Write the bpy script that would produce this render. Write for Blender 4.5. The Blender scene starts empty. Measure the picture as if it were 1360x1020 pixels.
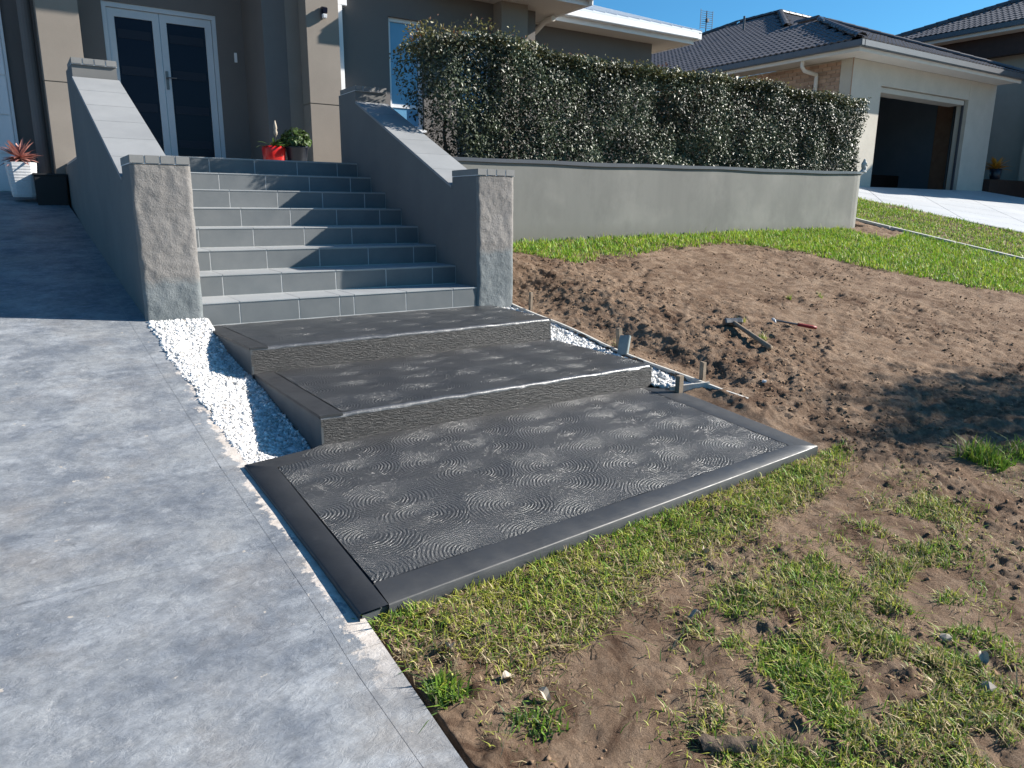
import bpy, bmesh, math, random
import numpy as np
from mathutils import Vector, Matrix
random.seed(7); rng = np.random.default_rng(11)
scene = bpy.context.scene
COL = scene.collection
R = math.radians

# ------------------------------------------------------------------ camera
CAM = Vector((-3.541, -5.958, 0.887)); YAW, PIT, ROL = 0.584, 0.232, 0.007
fw = Vector((math.sin(YAW)*math.cos(PIT), math.cos(YAW)*math.cos(PIT), -math.sin(PIT)))
rt = Vector((math.cos(YAW), -math.sin(YAW), 0)); up = rt.cross(fw)
r2 = math.cos(ROL)*rt + math.sin(ROL)*up; u2 = -math.sin(ROL)*rt + math.cos(ROL)*up
cam = bpy.data.cameras.new('camera'); camo = bpy.data.objects.new('camera', cam); COL.objects.link(camo)
cam.sensor_width = 36; cam.lens = 36*986.74/1360; cam.clip_end = 2000; cam.clip_start = .05
camo.matrix_world = Matrix(((r2.x, u2.x, -fw.x, CAM.x), (r2.y, u2.y, -fw.y, CAM.y), (r2.z, u2.z, -fw.z, CAM.z), (0, 0, 0, 1)))
scene.camera = camo

# ------------------------------------------------------------------ sky, sun, exposure
SUN_AZ, SUN_EL = R(-19.5), R(29)        # azimuth counted from +X towards +Y
L = Vector((math.cos(SUN_EL)*math.cos(SUN_AZ), math.cos(SUN_EL)*math.sin(SUN_AZ), math.sin(SUN_EL)))
world = bpy.data.worlds.new('World'); scene.world = world; world.use_nodes = True
wn = world.node_tree.nodes; wl = world.node_tree.links
bg = wn['Background']; sky = wn.new('ShaderNodeTexSky'); sky.sky_type = 'NISHITA'; sky.sun_disc = False
sky.sun_elevation = SUN_EL; sky.sun_rotation = R(90) - SUN_AZ
sky.air_density = 1.0; sky.dust_density = 0.7; sky.ozone_density = 4.0; sky.altitude = 100
tint = wn.new('ShaderNodeMix'); tint.data_type = 'RGBA'; tint.blend_type = 'MULTIPLY'; tint.inputs[0].default_value = 1.0
tint.inputs[7].default_value = (.48, 1.06, 1.30, 1)                    # the camera's cool rendering of the open sky
wl.new(sky.outputs[0], tint.inputs[6]); wl.new(tint.outputs[2], bg.inputs[0]); bg.inputs[1].default_value = 0.05
sun = bpy.data.lights.new('sun', 'SUN'); suno = bpy.data.objects.new('sun', sun); COL.objects.link(suno)
sun.energy = 5.0; sun.angle = R(0.55); sun.color = (1.0, 0.94, 0.86)
suno.rotation_euler = L.to_track_quat('Z', 'Y').to_euler(); suno.location = (20, -10, 15)
vs = scene.view_settings; vs.view_transform = 'Standard'; vs.look = 'None'; vs.gamma = 1; vs.use_curve_mapping = False
vs.exposure = 1.18

# ------------------------------------------------------------------ materials
class NT:
    def __init__(s, name):
        s.m = bpy.data.materials.new(name); s.m.use_nodes = True
        s.t = s.m.node_tree; s.n = s.t.nodes; s.b = s.n['Principled BSDF']
        s.tc = s.n.new('ShaderNodeTexCoord'); s.geo = s.n.new('ShaderNodeNewGeometry')
    def node(s, typ, ins=None, **kw):
        n = s.n.new(typ)
        for k, v in kw.items(): setattr(n, k, v)
        for k, v in (ins or {}).items(): s.put(n.inputs[k], v)
        return n
    def put(s, sock, v):
        if isinstance(v, bpy.types.NodeSocket): s.t.links.new(v, sock)
        else: sock.default_value = v
    def noise(s, scale, detail=4, rough=.6, co=None, dist=0.0):
        return s.node('ShaderNodeTexNoise', {'Vector': co or s.geo.outputs['Position'], 'Scale': scale, 'Detail': detail, 'Roughness': rough, 'Distortion': dist}).outputs['Fac']
    def ramp(s, f, stops):
        n = s.n.new('ShaderNodeValToRGB'); cr = n.color_ramp
        while len(cr.elements) < len(stops): cr.elements.new(.5)
        for e, (p, c) in zip(cr.elements, stops):
            e.position = p; e.color = (c, c, c, 1) if not hasattr(c, '__len__') else (*c[:3], 1)
        s.put(n.inputs[0], f); return n.outputs[0]
    def mix(s, f, a, b, mode='MIX'):
        n = s.node('ShaderNodeMix', data_type='RGBA', blend_type=mode)
        s.put(n.inputs[0], f)
        for i, v in ((6, a), (7, b)):
            if isinstance(v, tuple): v = (*v[:3], 1)
            s.put(n.inputs[i], v)
        return n.outputs[2]
    def math(s, op, a, b=0.0, c=0.0):
        n = s.node('ShaderNodeMath', operation=op); s.put(n.inputs[0], a); s.put(n.inputs[1], b); s.put(n.inputs[2], c); return n.outputs[0]
    def bump(s, h, strength=.5, dist=.01, normal=None):
        n = s.node('ShaderNodeBump', {'Height': h, 'Strength': strength, 'Distance': dist})
        if normal is not None: s.put(n.inputs['Normal'], normal)
        s.put(s.b.inputs['Normal'], n.outputs[0]); return n.outputs[0]
    def xyz(s):
        n = s.node('ShaderNodeSeparateXYZ', {0: s.geo.outputs['Position']}); return n.outputs
    def mapped(s, scale):
        return s.node('ShaderNodeMapping', {'Vector': s.geo.outputs['Position'], 'Scale': scale}).outputs[0]
    def rnd(s): return s.node('ShaderNodeObjectInfo').outputs['Random']
    def fin(s, col, rough=.7, spec=.4, metal=0.0):
        s.put(s.b.inputs['Base Color'], col if not isinstance(col, tuple) else (*col[:3], 1)); s.put(s.b.inputs['Roughness'], rough)
        s.b.inputs['Specular IOR Level'].default_value = spec; s.b.inputs['Metallic'].default_value = metal
        return s.m

def mottled(name, a, b, scale=3, rough=.75, spec=.3, bs=60, bstr=.3, bd=.004, var=.0, fine=.25):
    s = NT(name); c = s.mix(s.ramp(s.noise(scale, 5, .65), [(.3, 0), (.7, 1)]), a, b)
    c = s.mix(fine, c, s.ramp(s.noise(bs*1.3, 3), [(.2, 0.25), (.8, 1.0)]), 'MULTIPLY')
    if var: c = s.mix(s.math('MULTIPLY', s.rnd(), var), c, (0.02, 0.02, 0.02))
    s.bump(s.noise(bs, 5, .65), bstr, bd)
    return s.fin(c, rough, spec)

M = {}
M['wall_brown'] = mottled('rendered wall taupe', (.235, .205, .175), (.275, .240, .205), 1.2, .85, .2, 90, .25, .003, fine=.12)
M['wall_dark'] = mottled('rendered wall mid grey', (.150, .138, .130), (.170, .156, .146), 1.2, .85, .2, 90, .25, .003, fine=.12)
M['grey_render'] = mottled('grey cement render', (.150, .150, .148), (.185, .183, .176), 1.6, .85, .2, 120, .25, .003, fine=.15)
M['cap'] = mottled('pale grey capping tile', (.245, .252, .258), (.30, .306, .31), 2.5, .6, .35, 150, .1, .002, var=.10, fine=.12)
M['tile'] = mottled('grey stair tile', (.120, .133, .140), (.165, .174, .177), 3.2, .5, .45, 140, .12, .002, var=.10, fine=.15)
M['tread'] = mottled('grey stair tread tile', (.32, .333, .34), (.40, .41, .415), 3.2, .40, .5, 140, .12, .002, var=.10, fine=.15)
M['capg'] = mottled('grey capping tile', (.20, .20, .195), (.26, .255, .245), 5, .7, .3, 150, .1, .002, var=.10, fine=.15)
M['core'] = mottled('pale grout', (.42, .42, .41), (.5, .5, .49), 6, .9, .2)
M['white'] = mottled('white paint', (.72, .73, .74), (.78, .78, .78), 1.5, .45, .4, 40, .03, .001, fine=.04)
M['cream'] = mottled('cream painted soffit', (.62, .58, .52), (.68, .64, .58), 1.5, .6, .3, 40, .03, .001, fine=.04)
M['frame'] = mottled('pale door frame paint', (.47, .51, .54), (.53, .56, .58), 2, .4, .4, 40, .02, .001, fine=.04)
M['slate'] = mottled('dark metal gutter', (.055, .062, .075), (.075, .08, .095), 3, .4, .5, 30, .03, .001, fine=.06)
M['nwall'] = mottled('off white bagged brick', (.47, .435, .37), (.53, .49, .42), 2.5, .85, .2, 25, .35, .006, fine=.1)
M['beige'] = mottled('beige render', (.36, .31, .25), (.42, .36, .29), 1.5, .85, .2, 60, .2, .003, fine=.1)
M['brick'] = mottled('pale orange brick', (.42, .27, .19), (.52, .36, .26), 8, .85, .2, 60, .4, .004, var=.35, fine=.2)
M['darkbrick'] = mottled('brown brick lining', (.26, .15, .10), (.33, .20, .14), 8, .85, .2, 60, .4, .004)
M['drystone'] = mottled('dusty stone', (.22, .20, .175), (.32, .29, .25), 20, .85, .2, 90, .3, .002)
M['mortar'] = mottled('mortar', (.44, .38, .31), (.50, .43, .36), 9, .9, .2)
M['rooftile'] = mottled('charcoal concrete roof tile', (.075, .072, .082), (.115, .108, .115), 5, .55, .45, 50, .2, .003, var=.25, fine=.2)
M['deck'] = mottled('roof underlay', (.02, .02, .024), (.03, .03, .034), 4, .9, .2)
M['metalroof'] = mottled('pale metal roofing', (.62, .66, .70), (.68, .71, .74), 1, .35, .5, 10, .03, .001, fine=.04)
M['darkwood'] = mottled('dark stained timber', (.035, .020, .016), (.055, .030, .024), 6, .6, .3)
M['timber'] = mottled('weathered timber', (.20, .15, .11), (.34, .27, .20), 14, .85, .2, 120, .5, .003, fine=.35)
M['board'] = mottled('cement splashed form board', (.50, .47, .42), (.66, .63, .58), 14, .85, .2, 120, .4, .003, fine=.25)
M['concrete'] = mottled('pale concrete', (.38, .37, .35), (.52, .51, .48), 5, .85, .25, 90, .4, .004, fine=.25)
M['paving'] = mottled('neighbour pale paving', (.44, .46, .48), (.54, .55, .56), 1.1, .55, .35, 60, .2, .003, var=.08, fine=.15)
M['red'] = mottled('glossy red glaze', (.55, .012, .01), (.62, .02, .014), 3, .3, .5, 30, .03, .001, fine=.05)
M['navy'] = mottled('dark blue plastic', (.008, .012, .022), (.014, .019, .030), 3, .35, .5, 30, .03, .001, fine=.05)
M['black'] = mottled('black plastic', (.012, .012, .014), (.02, .02, .022), 3, .5, .4, 30, .03, .001, fine=.05)
M['steel'] = mottled('worn steel', (.12, .115, .11), (.22, .21, .20), 12, .4, .5, 60, .1, .001, fine=.2); M['steel'].node_tree.nodes['Principled BSDF'].inputs['Metallic'].default_value = .7
M['redgrip'] = mottled('red rubber grip', (.26, .018, .018), (.33, .025, .022), 9, .5, .4)
M['stone'] = mottled('pale cast stone', (.55, .56, .57), (.66, .66, .65), 20, .8, .2, 90, .3, .002)
M['bluegrey'] = mottled('blue grey offcut', (.17, .21, .215), (.24, .28, .28), 9, .7, .3, 90, .3, .002)
M['bark'] = mottled('bark', (.10, .075, .055), (.17, .13, .10), 9, .95, .1, 30, .8, .012, fine=.4)
M['soilbed'] = mottled('dark mulch', (.05, .035, .025), (.09, .065, .05), 9, .95, .1, 30, .8, .02, fine=.4)
M['concpot'] = mottled('ribbed white pot', (.62, .62, .62), (.72, .72, .72), 5, .7, .3)
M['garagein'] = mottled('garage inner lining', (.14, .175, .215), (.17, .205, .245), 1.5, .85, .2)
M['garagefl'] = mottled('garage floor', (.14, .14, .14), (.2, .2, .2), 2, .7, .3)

def mk_glass(name, col, rough=.06, spec=.6):
    s = NT(name); s.bump(s.noise(1.5, 2), .04, .01); return s.fin(col, rough, spec)
M['glass_dark'] = mk_glass('dark tinted glass', (.010, .013, .026), .2, .12)
M['glass_band'] = mk_glass('obscured glass band', (.022, .027, .040), .35, .1)
M['glass_sky'] = mk_glass('window pane tinted as reflected sky', (.13, .30, .46), .10)  # reflected sky is painted into the pane's blue base colour

# --- stucco of the pier fronts: coarse render, painted-over lower part with its own ragged edge
def mk_pier():
    s = NT('coarse pier render')
    c = s.mix(s.ramp(s.noise(3.5, 5, .7), [(.3, 0), (.7, 1)]), (.205, .192, .180), (.27, .254, .240))
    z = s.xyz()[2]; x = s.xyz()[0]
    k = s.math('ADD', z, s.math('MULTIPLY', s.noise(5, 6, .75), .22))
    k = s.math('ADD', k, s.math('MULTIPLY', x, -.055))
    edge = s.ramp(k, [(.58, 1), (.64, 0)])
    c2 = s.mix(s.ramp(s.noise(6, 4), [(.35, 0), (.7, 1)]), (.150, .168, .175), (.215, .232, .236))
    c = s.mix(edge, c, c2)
    c = s.mix(.25, c, s.ramp(s.noise(140, 3), [(.2, .3), (.8, 1)]), 'MULTIPLY')
    b1 = s.bump(s.noise(26, 6, .75), .7, .016); s.bump(s.noise(190, 3, .7), .5, .004, b1)
    return s.fin(c, .9, .2)
M['pier'] = mk_pier()

# --- retaining wall: grey render with faint vertical run marks
def mk_ret():
    s = NT('retaining wall render')
    st = s.noise(1.0, 5, .6, co=s.mapped((2.6, 2.6, .45)))
    bl = s.noise(1.1, 4, .6)
    c = s.mix(s.ramp(st, [(.3, 0), (.8, 1)]), (.175, .176, .163), (.222, .222, .204))
    c = s.mix(s.ramp(bl, [(.48, 0), (.66, .7)]), c, (.262, .258, .236))
    c = s.mix(s.ramp(s.noise(1, 7, .75, co=s.mapped((1.3, 1.3, .8))), [(.5, 0), (.68, .5)]), c, (.135, .137, .128))
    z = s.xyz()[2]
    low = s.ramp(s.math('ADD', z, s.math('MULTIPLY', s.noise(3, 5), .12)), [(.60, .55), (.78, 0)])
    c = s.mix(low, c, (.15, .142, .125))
    c = s.mix(.12, c, s.ramp(s.noise(150, 3), [(.2, .3), (.8, 1)]), 'MULTIPLY')
    s.bump(s.noise(130, 5, .7), .3, .004); return s.fin(c, .85, .25)
M['retain'] = mk_ret()

# --- new black paint: smooth borders and combed swirls
def mk_black(name, kind):
    s = NT(name)
    c = s.mix(s.ramp(s.noise(5, 5), [(.3, 0), (.7, 1)]), (.026, .027, .029), (.038, .039, .041))
    if kind == 'swirl':
        wob = s.noise(7, 4, .6); pos = s.geo.outputs['Position']
        vec = s.node('ShaderNodeVectorMath', {0: pos, 1: (1.0, 1.25, 0.0)}, operation='MULTIPLY').outputs[0]
        v = s.node('ShaderNodeTexVoronoi', {'Vector': vec, 'Scale': 2.6, 'Randomness': .55}, feature='F1', voronoi_dimensions='2D')
        d = s.math('ADD', v.outputs['Distance'], s.math('MULTIPLY', wob, .14))
        ring = s.math('SINE', s.math('MULTIPLY', d, 132.0))
        gate = s.ramp(s.noise(34, 5, .75), [(.40, .08), (.62, 1)])
        gate = s.math('MULTIPLY', gate, s.ramp(v.outputs['Distance'], [(.05, .4), (.20, 1), (.50, .55)]))
        h = s.math('MULTIPLY', ring, gate)
        grit = s.noise(160, 5, .8)
        h = s.math('ADD', s.math('MULTIPLY', h, .44), s.math('MULTIPLY', grit, .62))
        v2 = s.node('ShaderNodeTexVoronoi', {'Vector': vec, 'Scale': 2.6, 'Randomness': .55, 'Smoothness': .35}, feature='SMOOTH_F1', voronoi_dimensions='2D')
        b0 = s.bump(v2.outputs['Distance'], .25, .15)
        s.bump(h, 1.0, .0095, b0)
        c = s.mix(s.ramp(grit, [(.52, 0), (.70, .5)]), c, (.075, .076, .079))
        return s.fin(c, .35, 1.0)
    if kind == 'riser':
        c = s.mix(.45, c, (.010, .010, .011))
        st = s.noise(1, 4, .75, co=s.mapped((30, 30, 105)), dist=.4)
        s.bump(st, 1.0, .019)
        c = s.mix(s.ramp(st, [(.5, 0), (.72, .4)]), c, (.04, .04, .042))
        return s.fin(c, .42, .45)
    st = s.noise(1, 4, .7, co=s.mapped((8, 70, 70)))
    c = s.mix(s.ramp(s.noise(14, 6, .8), [(.58, 0), (.75, .5)]), c, (.075, .074, .072))
    s.bump(st, .3, .003); return s.fin(c, s.ramp(s.noise(9, 5), [(.3, .40), (.7, .58)]), .45)
def mk_nosing():
    s = NT('worn glossy step nosing'); gr = s.noise(90, 4, .75)
    c = s.mix(s.ramp(gr, [(.45, 0), (.7, .8)]), (.040, .041, .044), (.12, .12, .122))
    s.bump(gr, .55, .003); return s.fin(c, .34, .9)
M['nosing'] = mk_nosing()
M['swirl'] = mk_black('combed black coating', 'swirl')
M['riser_black'] = mk_black('rough black coating on step front', 'riser')
M['border'] = mk_black('smooth black border coating', 'border')
def mk_side():
    s = NT('smooth dark grey side coating'); c = s.mix(s.ramp(s.noise(7, 5), [(.3, 0), (.7, 1)]), (.060, .066, .070), (.085, .092, .097))
    s.bump(s.noise(80, 4), .2, .003); return s.fin(c, .5, .4)
M['side'] = mk_side()

# --- resurfaced driveway: trowelled blue-grey and brown blotches, flaking along the right edge
def mk_drive():
    s = NT('worn blue grey driveway coating'); x, y, z = s.xyz()[:3]
    big = s.noise(1.1, 7, .66); mid = s.noise(3.6, 8, .72, dist=.15); st = s.noise(1, 8, .74, co=s.mapped((2.6, 5.0, 1)), dist=.25)
    c = s.mix(s.ramp(mid, [(.40, 0), (.60, 1)]), (.185, .205, .235), (.325, .338, .352))
    c = s.mix(s.ramp(big, [(.52, 0), (.66, .5)]), c, (.35, .318, .285))
    c = s.mix(s.ramp(st, [(.50, 0), (.66, .75)]), c, (.43, .45, .475))
    c = s.mix(s.ramp(s.noise(2.4, 8, .75), [(.53, 0), (.70, .6)]), c, (.145, .163, .195))
    c = s.mix(s.ramp(s.noise(7.5, 8, .8), [(.56, 0), (.70, .6)]), c, (.50, .505, .51))
    chip = s.ramp(s.noise(17, 4, .6), [(.70, 0), (.715, 1)])
    c = s.mix(s.math('MULTIPLY', chip, .8), c, (.62, .55, .47))
    e = s.math('ADD', x, s.math('MULTIPLY', s.noise(9, 7, .75), .30))
    flake = s.ramp(s.math('ADD', e, 2.66), [(.045, 0), (.058, 1)])
    yy = s.ramp(s.math('MULTIPLY', s.math('ADD', y, 5.2), .2), [(.20, .0), (.27, 1), (.60, 1), (1.0, .9)])
    c = s.mix(s.math('MULTIPLY', flake, yy), c, s.mix(s.noise(12, 4), (.66, .55, .45), (.74, .70, .66)))
    gr = s.noise(120, 5, .8)
    c = s.mix(.55, c, s.ramp(s.noise(24, 6, .75), [(.3, .35), (.7, 1.0)]), 'MULTIPLY')
    c = s.mix(.22, c, s.ramp(gr, [(.25, .3), (.75, 1.0)]), 'MULTIPLY')
    b0 = s.bump(s.noise(1, 6, .75, co=s.mapped((14, 26, 10)), dist=.8), .6, .010); s.bump(gr, .35, .0025, b0)
    return s.fin(c, s.ramp(mid, [(.3, .62), (.7, .42)]), .4)
M['drive'] = mk_drive()

# --- soil
def mk_soil():
    s = NT('bare clay soil')
    a = s.noise(2.2, 6, .65); b = s.noise(9, 6, .7)
    c = s.mix(s.ramp(a, [(.40, 0), (.60, 1)]), (.172, .110, .072), (.270, .184, .124))
    c = s.mix(s.ramp(b, [(.45, 0), (.72, .7)]), c, (.365, .275, .20))
    c = s.mix(s.ramp(s.noise(3.1, 5, .7, dist=.8), [(.54, 0), (.66, .8)]), c, (.080, .043, .027))
    c = s.mix(.35, c, s.ramp(s.noise(120, 4, .75), [(.25, .25), (.75, 1)]), 'MULTIPLY')
    b0 = s.bump(s.noise(40, 7, .8), 1.0, .024); s.bump(s.noise(220, 3, .7), .5, .003, b0)
    return s.fin(c, .95, .12)
M['soil'] = mk_soil()

def mk_attr(name, rough, spec, trans=0.0):
    s = NT(name); a = s.node('ShaderNodeAttribute', attribute_name='Col')
    s.fin(a.outputs['Color'], rough, spec)
    if trans:
        tr = s.node('ShaderNodeBsdfTranslucent', {'Color': a.outputs['Color']}); mx = s.node('ShaderNodeMixShader', {0: trans})
        s.t.links.new(s.b.outputs[0], mx.inputs[1]); s.t.links.new(tr.outputs[0], mx.inputs[2])
        s.t.links.new(mx.outputs[0], s.n['Material Output'].inputs['Surface'])
    return s.m
M['grass'] = mk_attr('grass blades', .55, .3, .3)
M['leaf'] = mk_attr('glossy hedge leaf', .46, .45, .15)
M['softleaf'] = mk_attr('soft leaf', .5, .4, .25)
M['pebble'] = mk_attr('white pebble', .75, .3)
M['clod'] = mk_attr('soil clod', .95, .1)

# ------------------------------------------------------------------ mesh helpers
class MB:
    def __init__(s): s.v = []; s.f = []; s.bev = 0
    def add(s, vs, fs):
        o = len(s.v); s.v += [tuple(p) for p in vs]; s.f += [tuple(i+o for i in f) for f in fs]; return s
    def box(s, x0, x1, y0, y1, z0, z1):
        return s.add([(x0,y0,z0),(x1,y0,z0),(x1,y1,z0),(x0,y1,z0),(x0,y0,z1),(x1,y0,z1),(x1,y1,z1),(x0,y1,z1)],
                     [(0,3,2,1),(4,5,6,7),(0,1,5,4),(1,2,6,5),(2,3,7,6),(3,0,4,7)])
    def hexa(s, b, t):                   # bottom and top rings of four points, counter-clockwise seen from above
        return s.add(list(b)+list(t), [(0,3,2,1),(4,5,6,7),(0,1,5,4),(1,2,6,5),(2,3,7,6),(3,0,4,7)])
    def prism(s, ring, off):             # planar ring extruded by vector off
        n = len(ring); a = [Vector(p) for p in ring]; b = [p+Vector(off) for p in a]
        return s.add(a+b, [tuple(range(n))[::-1], tuple(range(n, 2*n))]+[(i, (i+1)%n, (i+1)%n+n, i+n) for i in range(n)])
    def tube(s, pts, r, n=8, cap=True):
        pts = [Vector(p) for p in pts]; rr = r if hasattr(r, '__len__') else [r]*len(pts); o = len(s.v)
        for i, p in enumerate(pts):
            d = (pts[min(i+1, len(pts)-1)]-pts[max(i-1, 0)]).normalized()
            a = d.cross(Vector((0, 0, 1)) if abs(d.z) < .9 else Vector((1, 0, 0))).normalized(); b = d.cross(a)
            for k in range(n):
                t = 2*math.pi*k/n; s.v.append(tuple(p+rr[i]*(math.cos(t)*a+math.sin(t)*b)))
        for i in range(len(pts)-1):
            for k in range(n): s.f.append((o+i*n+k, o+(i+1)*n+k, o+(i+1)*n+(k+1)%n, o+i*n+(k+1)%n))
        if cap:
            s.f.append(tuple(o+k for k in range(n))); s.f.append(tuple(o+(len(pts)-1)*n+k for k in range(n))[::-1])
        return s
    def lathe(s, c, prof, n=20, sq=None):
        o = len(s.v); c = Vector(c)
        for r, z in prof:
            for k in range(n):
                t = 2*math.pi*k/n; cx, cy = math.cos(t), math.sin(t)
                if sq: m = (abs(cx)**sq+abs(cy)**sq)**(-1/sq); cx *= m; cy *= m
                s.v.append((c.x+r*cx, c.y+r*cy, c.z+z))
        for i in range(len(prof)-1):
            for k in range(n): s.f.append((o+i*n+k, o+i*n+(k+1)%n, o+(i+1)*n+(k+1)%n, o+(i+1)*n+k))
        s.f.append(tuple(o+k for k in range(n))[::-1]); s.f.append(tuple(o+(len(prof)-1)*n+k for k in range(n)))
        return s
    def grid(s, P):                      # P[i][j] points
        o = len(s.v); n, m = len(P), len(P[0])
        for row in P: s.v += [tuple(p) for p in row]
        for i in range(n-1):
            for j in range(m-1): s.f.append((o+i*m+j, o+i*m+j+1, o+(i+1)*m+j+1, o+(i+1)*m+j))
        return s
    def mesh(s, name, off=(0, 0, 0), smooth=False):
        me = bpy.data.meshes.new(name); ox, oy, oz = off
        me.from_pydata([(x-ox, y-oy, z-oz) for x, y, z in s.v], [], s.f); me.update()
        bm = bmesh.new(); bm.from_mesh(me); bmesh.ops.recalc_face_normals(bm, faces=bm.faces)
        if s.bev: bmesh.ops.bevel(bm, geom=bm.edges[:], offset=s.bev, segments=2, affect='EDGES', clamp_overlap=True)
        bm.to_mesh(me); bm.free()
        if smooth: me.polygons.foreach_set('use_smooth', [True]*len(me.polygons))
        return me
    def bevel(s, b): s.bev = b; return s

LOC = {}
def tag(o, label=None, cat=None, group=None, kind=None):
    for k, v in (('label', label), ('category', cat), ('group', group), ('kind', kind)):
        if v: o[k] = v
    return o
def thing(name, label, cat, loc=(0, 0, 0), group=None, rot=(0, 0, 0)):
    o = bpy.data.objects.new(name, None); COL.objects.link(o); o.location = loc; o.rotation_euler = rot
    o.empty_display_size = .1; LOC[o] = tuple(loc); return tag(o, label, cat, group)
def link(me, name, mat, parent=None):
    o = bpy.data.objects.new(name, me); COL.objects.link(o)
    if mat is not None and not len(me.materials): me.materials.append(M[mat])
    if parent is not None: o.parent = parent; LOC[o] = LOC.get(parent, (0, 0, 0))
    return o
def part(mb, name, mat, parent=None, smooth=False):
    return link(mb.mesh(name, LOC.get(parent, (0, 0, 0)) if parent else (0, 0, 0), smooth), name, mat, parent)
def inst(me, name, mat, parent, loc, rot=(0, 0, 0)):
    o = link(me, name, mat, parent); q = LOC.get(parent, (0, 0, 0)); o.location = [loc[i]-q[i] for i in range(3)]; o.rotation_euler = rot; return o

def tri_mesh(name, V, T, mat, cols=None, kind=None, smooth=False):
    me = bpy.data.meshes.new(name); me.vertices.add(len(V)); me.vertices.foreach_set('co', np.asarray(V, np.float32).ravel())
    T = np.asarray(T, np.int32); k = T.shape[1]
    me.loops.add(T.size); me.loops.foreach_set('vertex_index', T.ravel())
    me.polygons.add(len(T)); me.polygons.foreach_set('loop_start', np.arange(0, T.size, k, dtype=np.int32))
    if smooth: me.polygons.foreach_set('use_smooth', np.ones(len(T), bool))
    me.update(calc_edges=True)
    if cols is not None:
        a = me.color_attributes.new('Col', 'FLOAT_COLOR', 'POINT'); c = np.ones((len(V), 4), np.float32); c[:, :3] = cols
        a.data.foreach_set('color', c.ravel())
    me.materials.append(M[mat]); return me

# ------------------------------------------------------------------ numpy noise
_tab = np.random.default_rng(5).random((512, 512))
def vnoise(x, y):
    xi = np.floor(x).astype(int); yi = np.floor(y).astype(int); fx = x-xi; fy = y-yi
    fx = fx*fx*(3-2*fx); fy = fy*fy*(3-2*fy); g = lambda a, b: _tab[a % 512, b % 512]
    return (g(xi, yi)*(1-fx)+g(xi+1, yi)*fx)*(1-fy)+(g(xi, yi+1)*(1-fx)+g(xi+1, yi+1)*fx)*fy
def fbm(x, y, s, o=4, gain=.5):
    t = 0; a = 1; n = 0
    for k in range(o): t = t+a*(vnoise(x*s+17.3*k, y*s+9.1*k)-.5); n += a; a *= gain; s *= 2.03
    return t/n*2
def smooth01(t): t = np.clip(t, 0, 1); return t*t*(3-2*t)

# ------------------------------------------------------------------ terrain heights
_gy = [-300, -9, -6, -4.6, -3.5, 1.5, 5.1, 8, 400]; _gz = [-3, -1.02, -.79, -.625, -.488, .49, 1.22, 1.4, 1.6]
def G0(x, y): return np.interp(y, _gy, _gz)+.017*np.clip(x-1.4, 0, 12)+.14*np.clip((x-9.1)/1.9, 0, 1)
_dy = [-60, -9, -6, -4.43, -3.75, -2.9, -2.3, -1.0, 0.2, 2.4, 5.95, 7]; _dz = [-5, -1.05, -.725, -.558, -.474, -.405, -.362, -.12, .105, .475, 1.055, 1.06]
def DRV(y): return np.interp(y, _dy, _dz)
def BOARD(y): return np.interp(y, [-2.75, -2.25, -1.88, -1.34, -.66, 0, .5], [-.335, -.295, -.262, -.20, -.092, -.005, .05])
def slab_front(x): return -3.79+(x+2.717)/2.907*.269
def ground_z(x, y, rough=True):
    x = np.asarray(x, float); y = np.asarray(y, float)
    g = G0(x, y)
    near = np.exp(-np.clip((x-.42)/.55, 0, 9)**2)*smooth01((.95-y)/.6)*smooth01((y+2.9)/.5)
    g = g-np.maximum(g-(BOARD(y)-.02), 0)*near
    g = g-.05*np.exp(-((x-.72)/.16)**2)*smooth01((y+2.75)/.4)*smooth01((-.7-y)/.5)      # dug trench beside the board
    sz = -.368+.07*(y+2.34); nr = (x < .5) & (y < -2.25) & (y > -3.62); g = np.where(nr, np.minimum(g, sz+.35*np.clip(x-.25, 0, 1)), g)
    # ground meets driveway along its edge
    ed = smooth01((-2.2-x)/.5)*smooth01((-3.6-y)/.3)
    g = g*(1-ed)+(DRV(y)-.015)*ed
    # below the paved things
    under = (x < -2.68) | ((x < np.where(y < -2.36, .20, .41)) & (y > slab_front(x)+.05) & (y < 1.6)) | ((y > 1.62) & (x < 8.6)) | ((x > 11.12) & (y > -3))
    if rough:
        w = smooth01((x+2.72)/.12)
        a = .020*fbm(x, y, 1.6, 3)+.016*fbm(x, y, 6, 3)
        c = fbm(x+3.1, y*1.2, 15, 4, .62); mask = smooth01((fbm(x, y, 1.9, 3)+.28)/.45)
        steps = np.exp(-np.clip((x-.9)/.9, 0, 5)**2)*smooth01((y+3.9)/.4)*smooth01((1-y)/.4)
        a = a+(.30+.7*np.clip(mask+.45*steps, 0, 1))*(.030*c+.014*np.abs(fbm(x, y, 34, 3)))
        a = a*np.where((x < .5) & (y > -3.5) & (y < -2.3), smooth01((x-.2)/.25), 1)
        rk = np.abs(fbm(x*.55+y*.35, y*1.1-x*.2, 9, 3)); a = a-.022*(rk-.25)*smooth01((x-.6)/.8)*(.35+.65*smooth01((fbm(x+31, y, 1.1, 2)+.2)/.5))
        g = g+w*a
    return np.where(under, g-.45, g)

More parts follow.
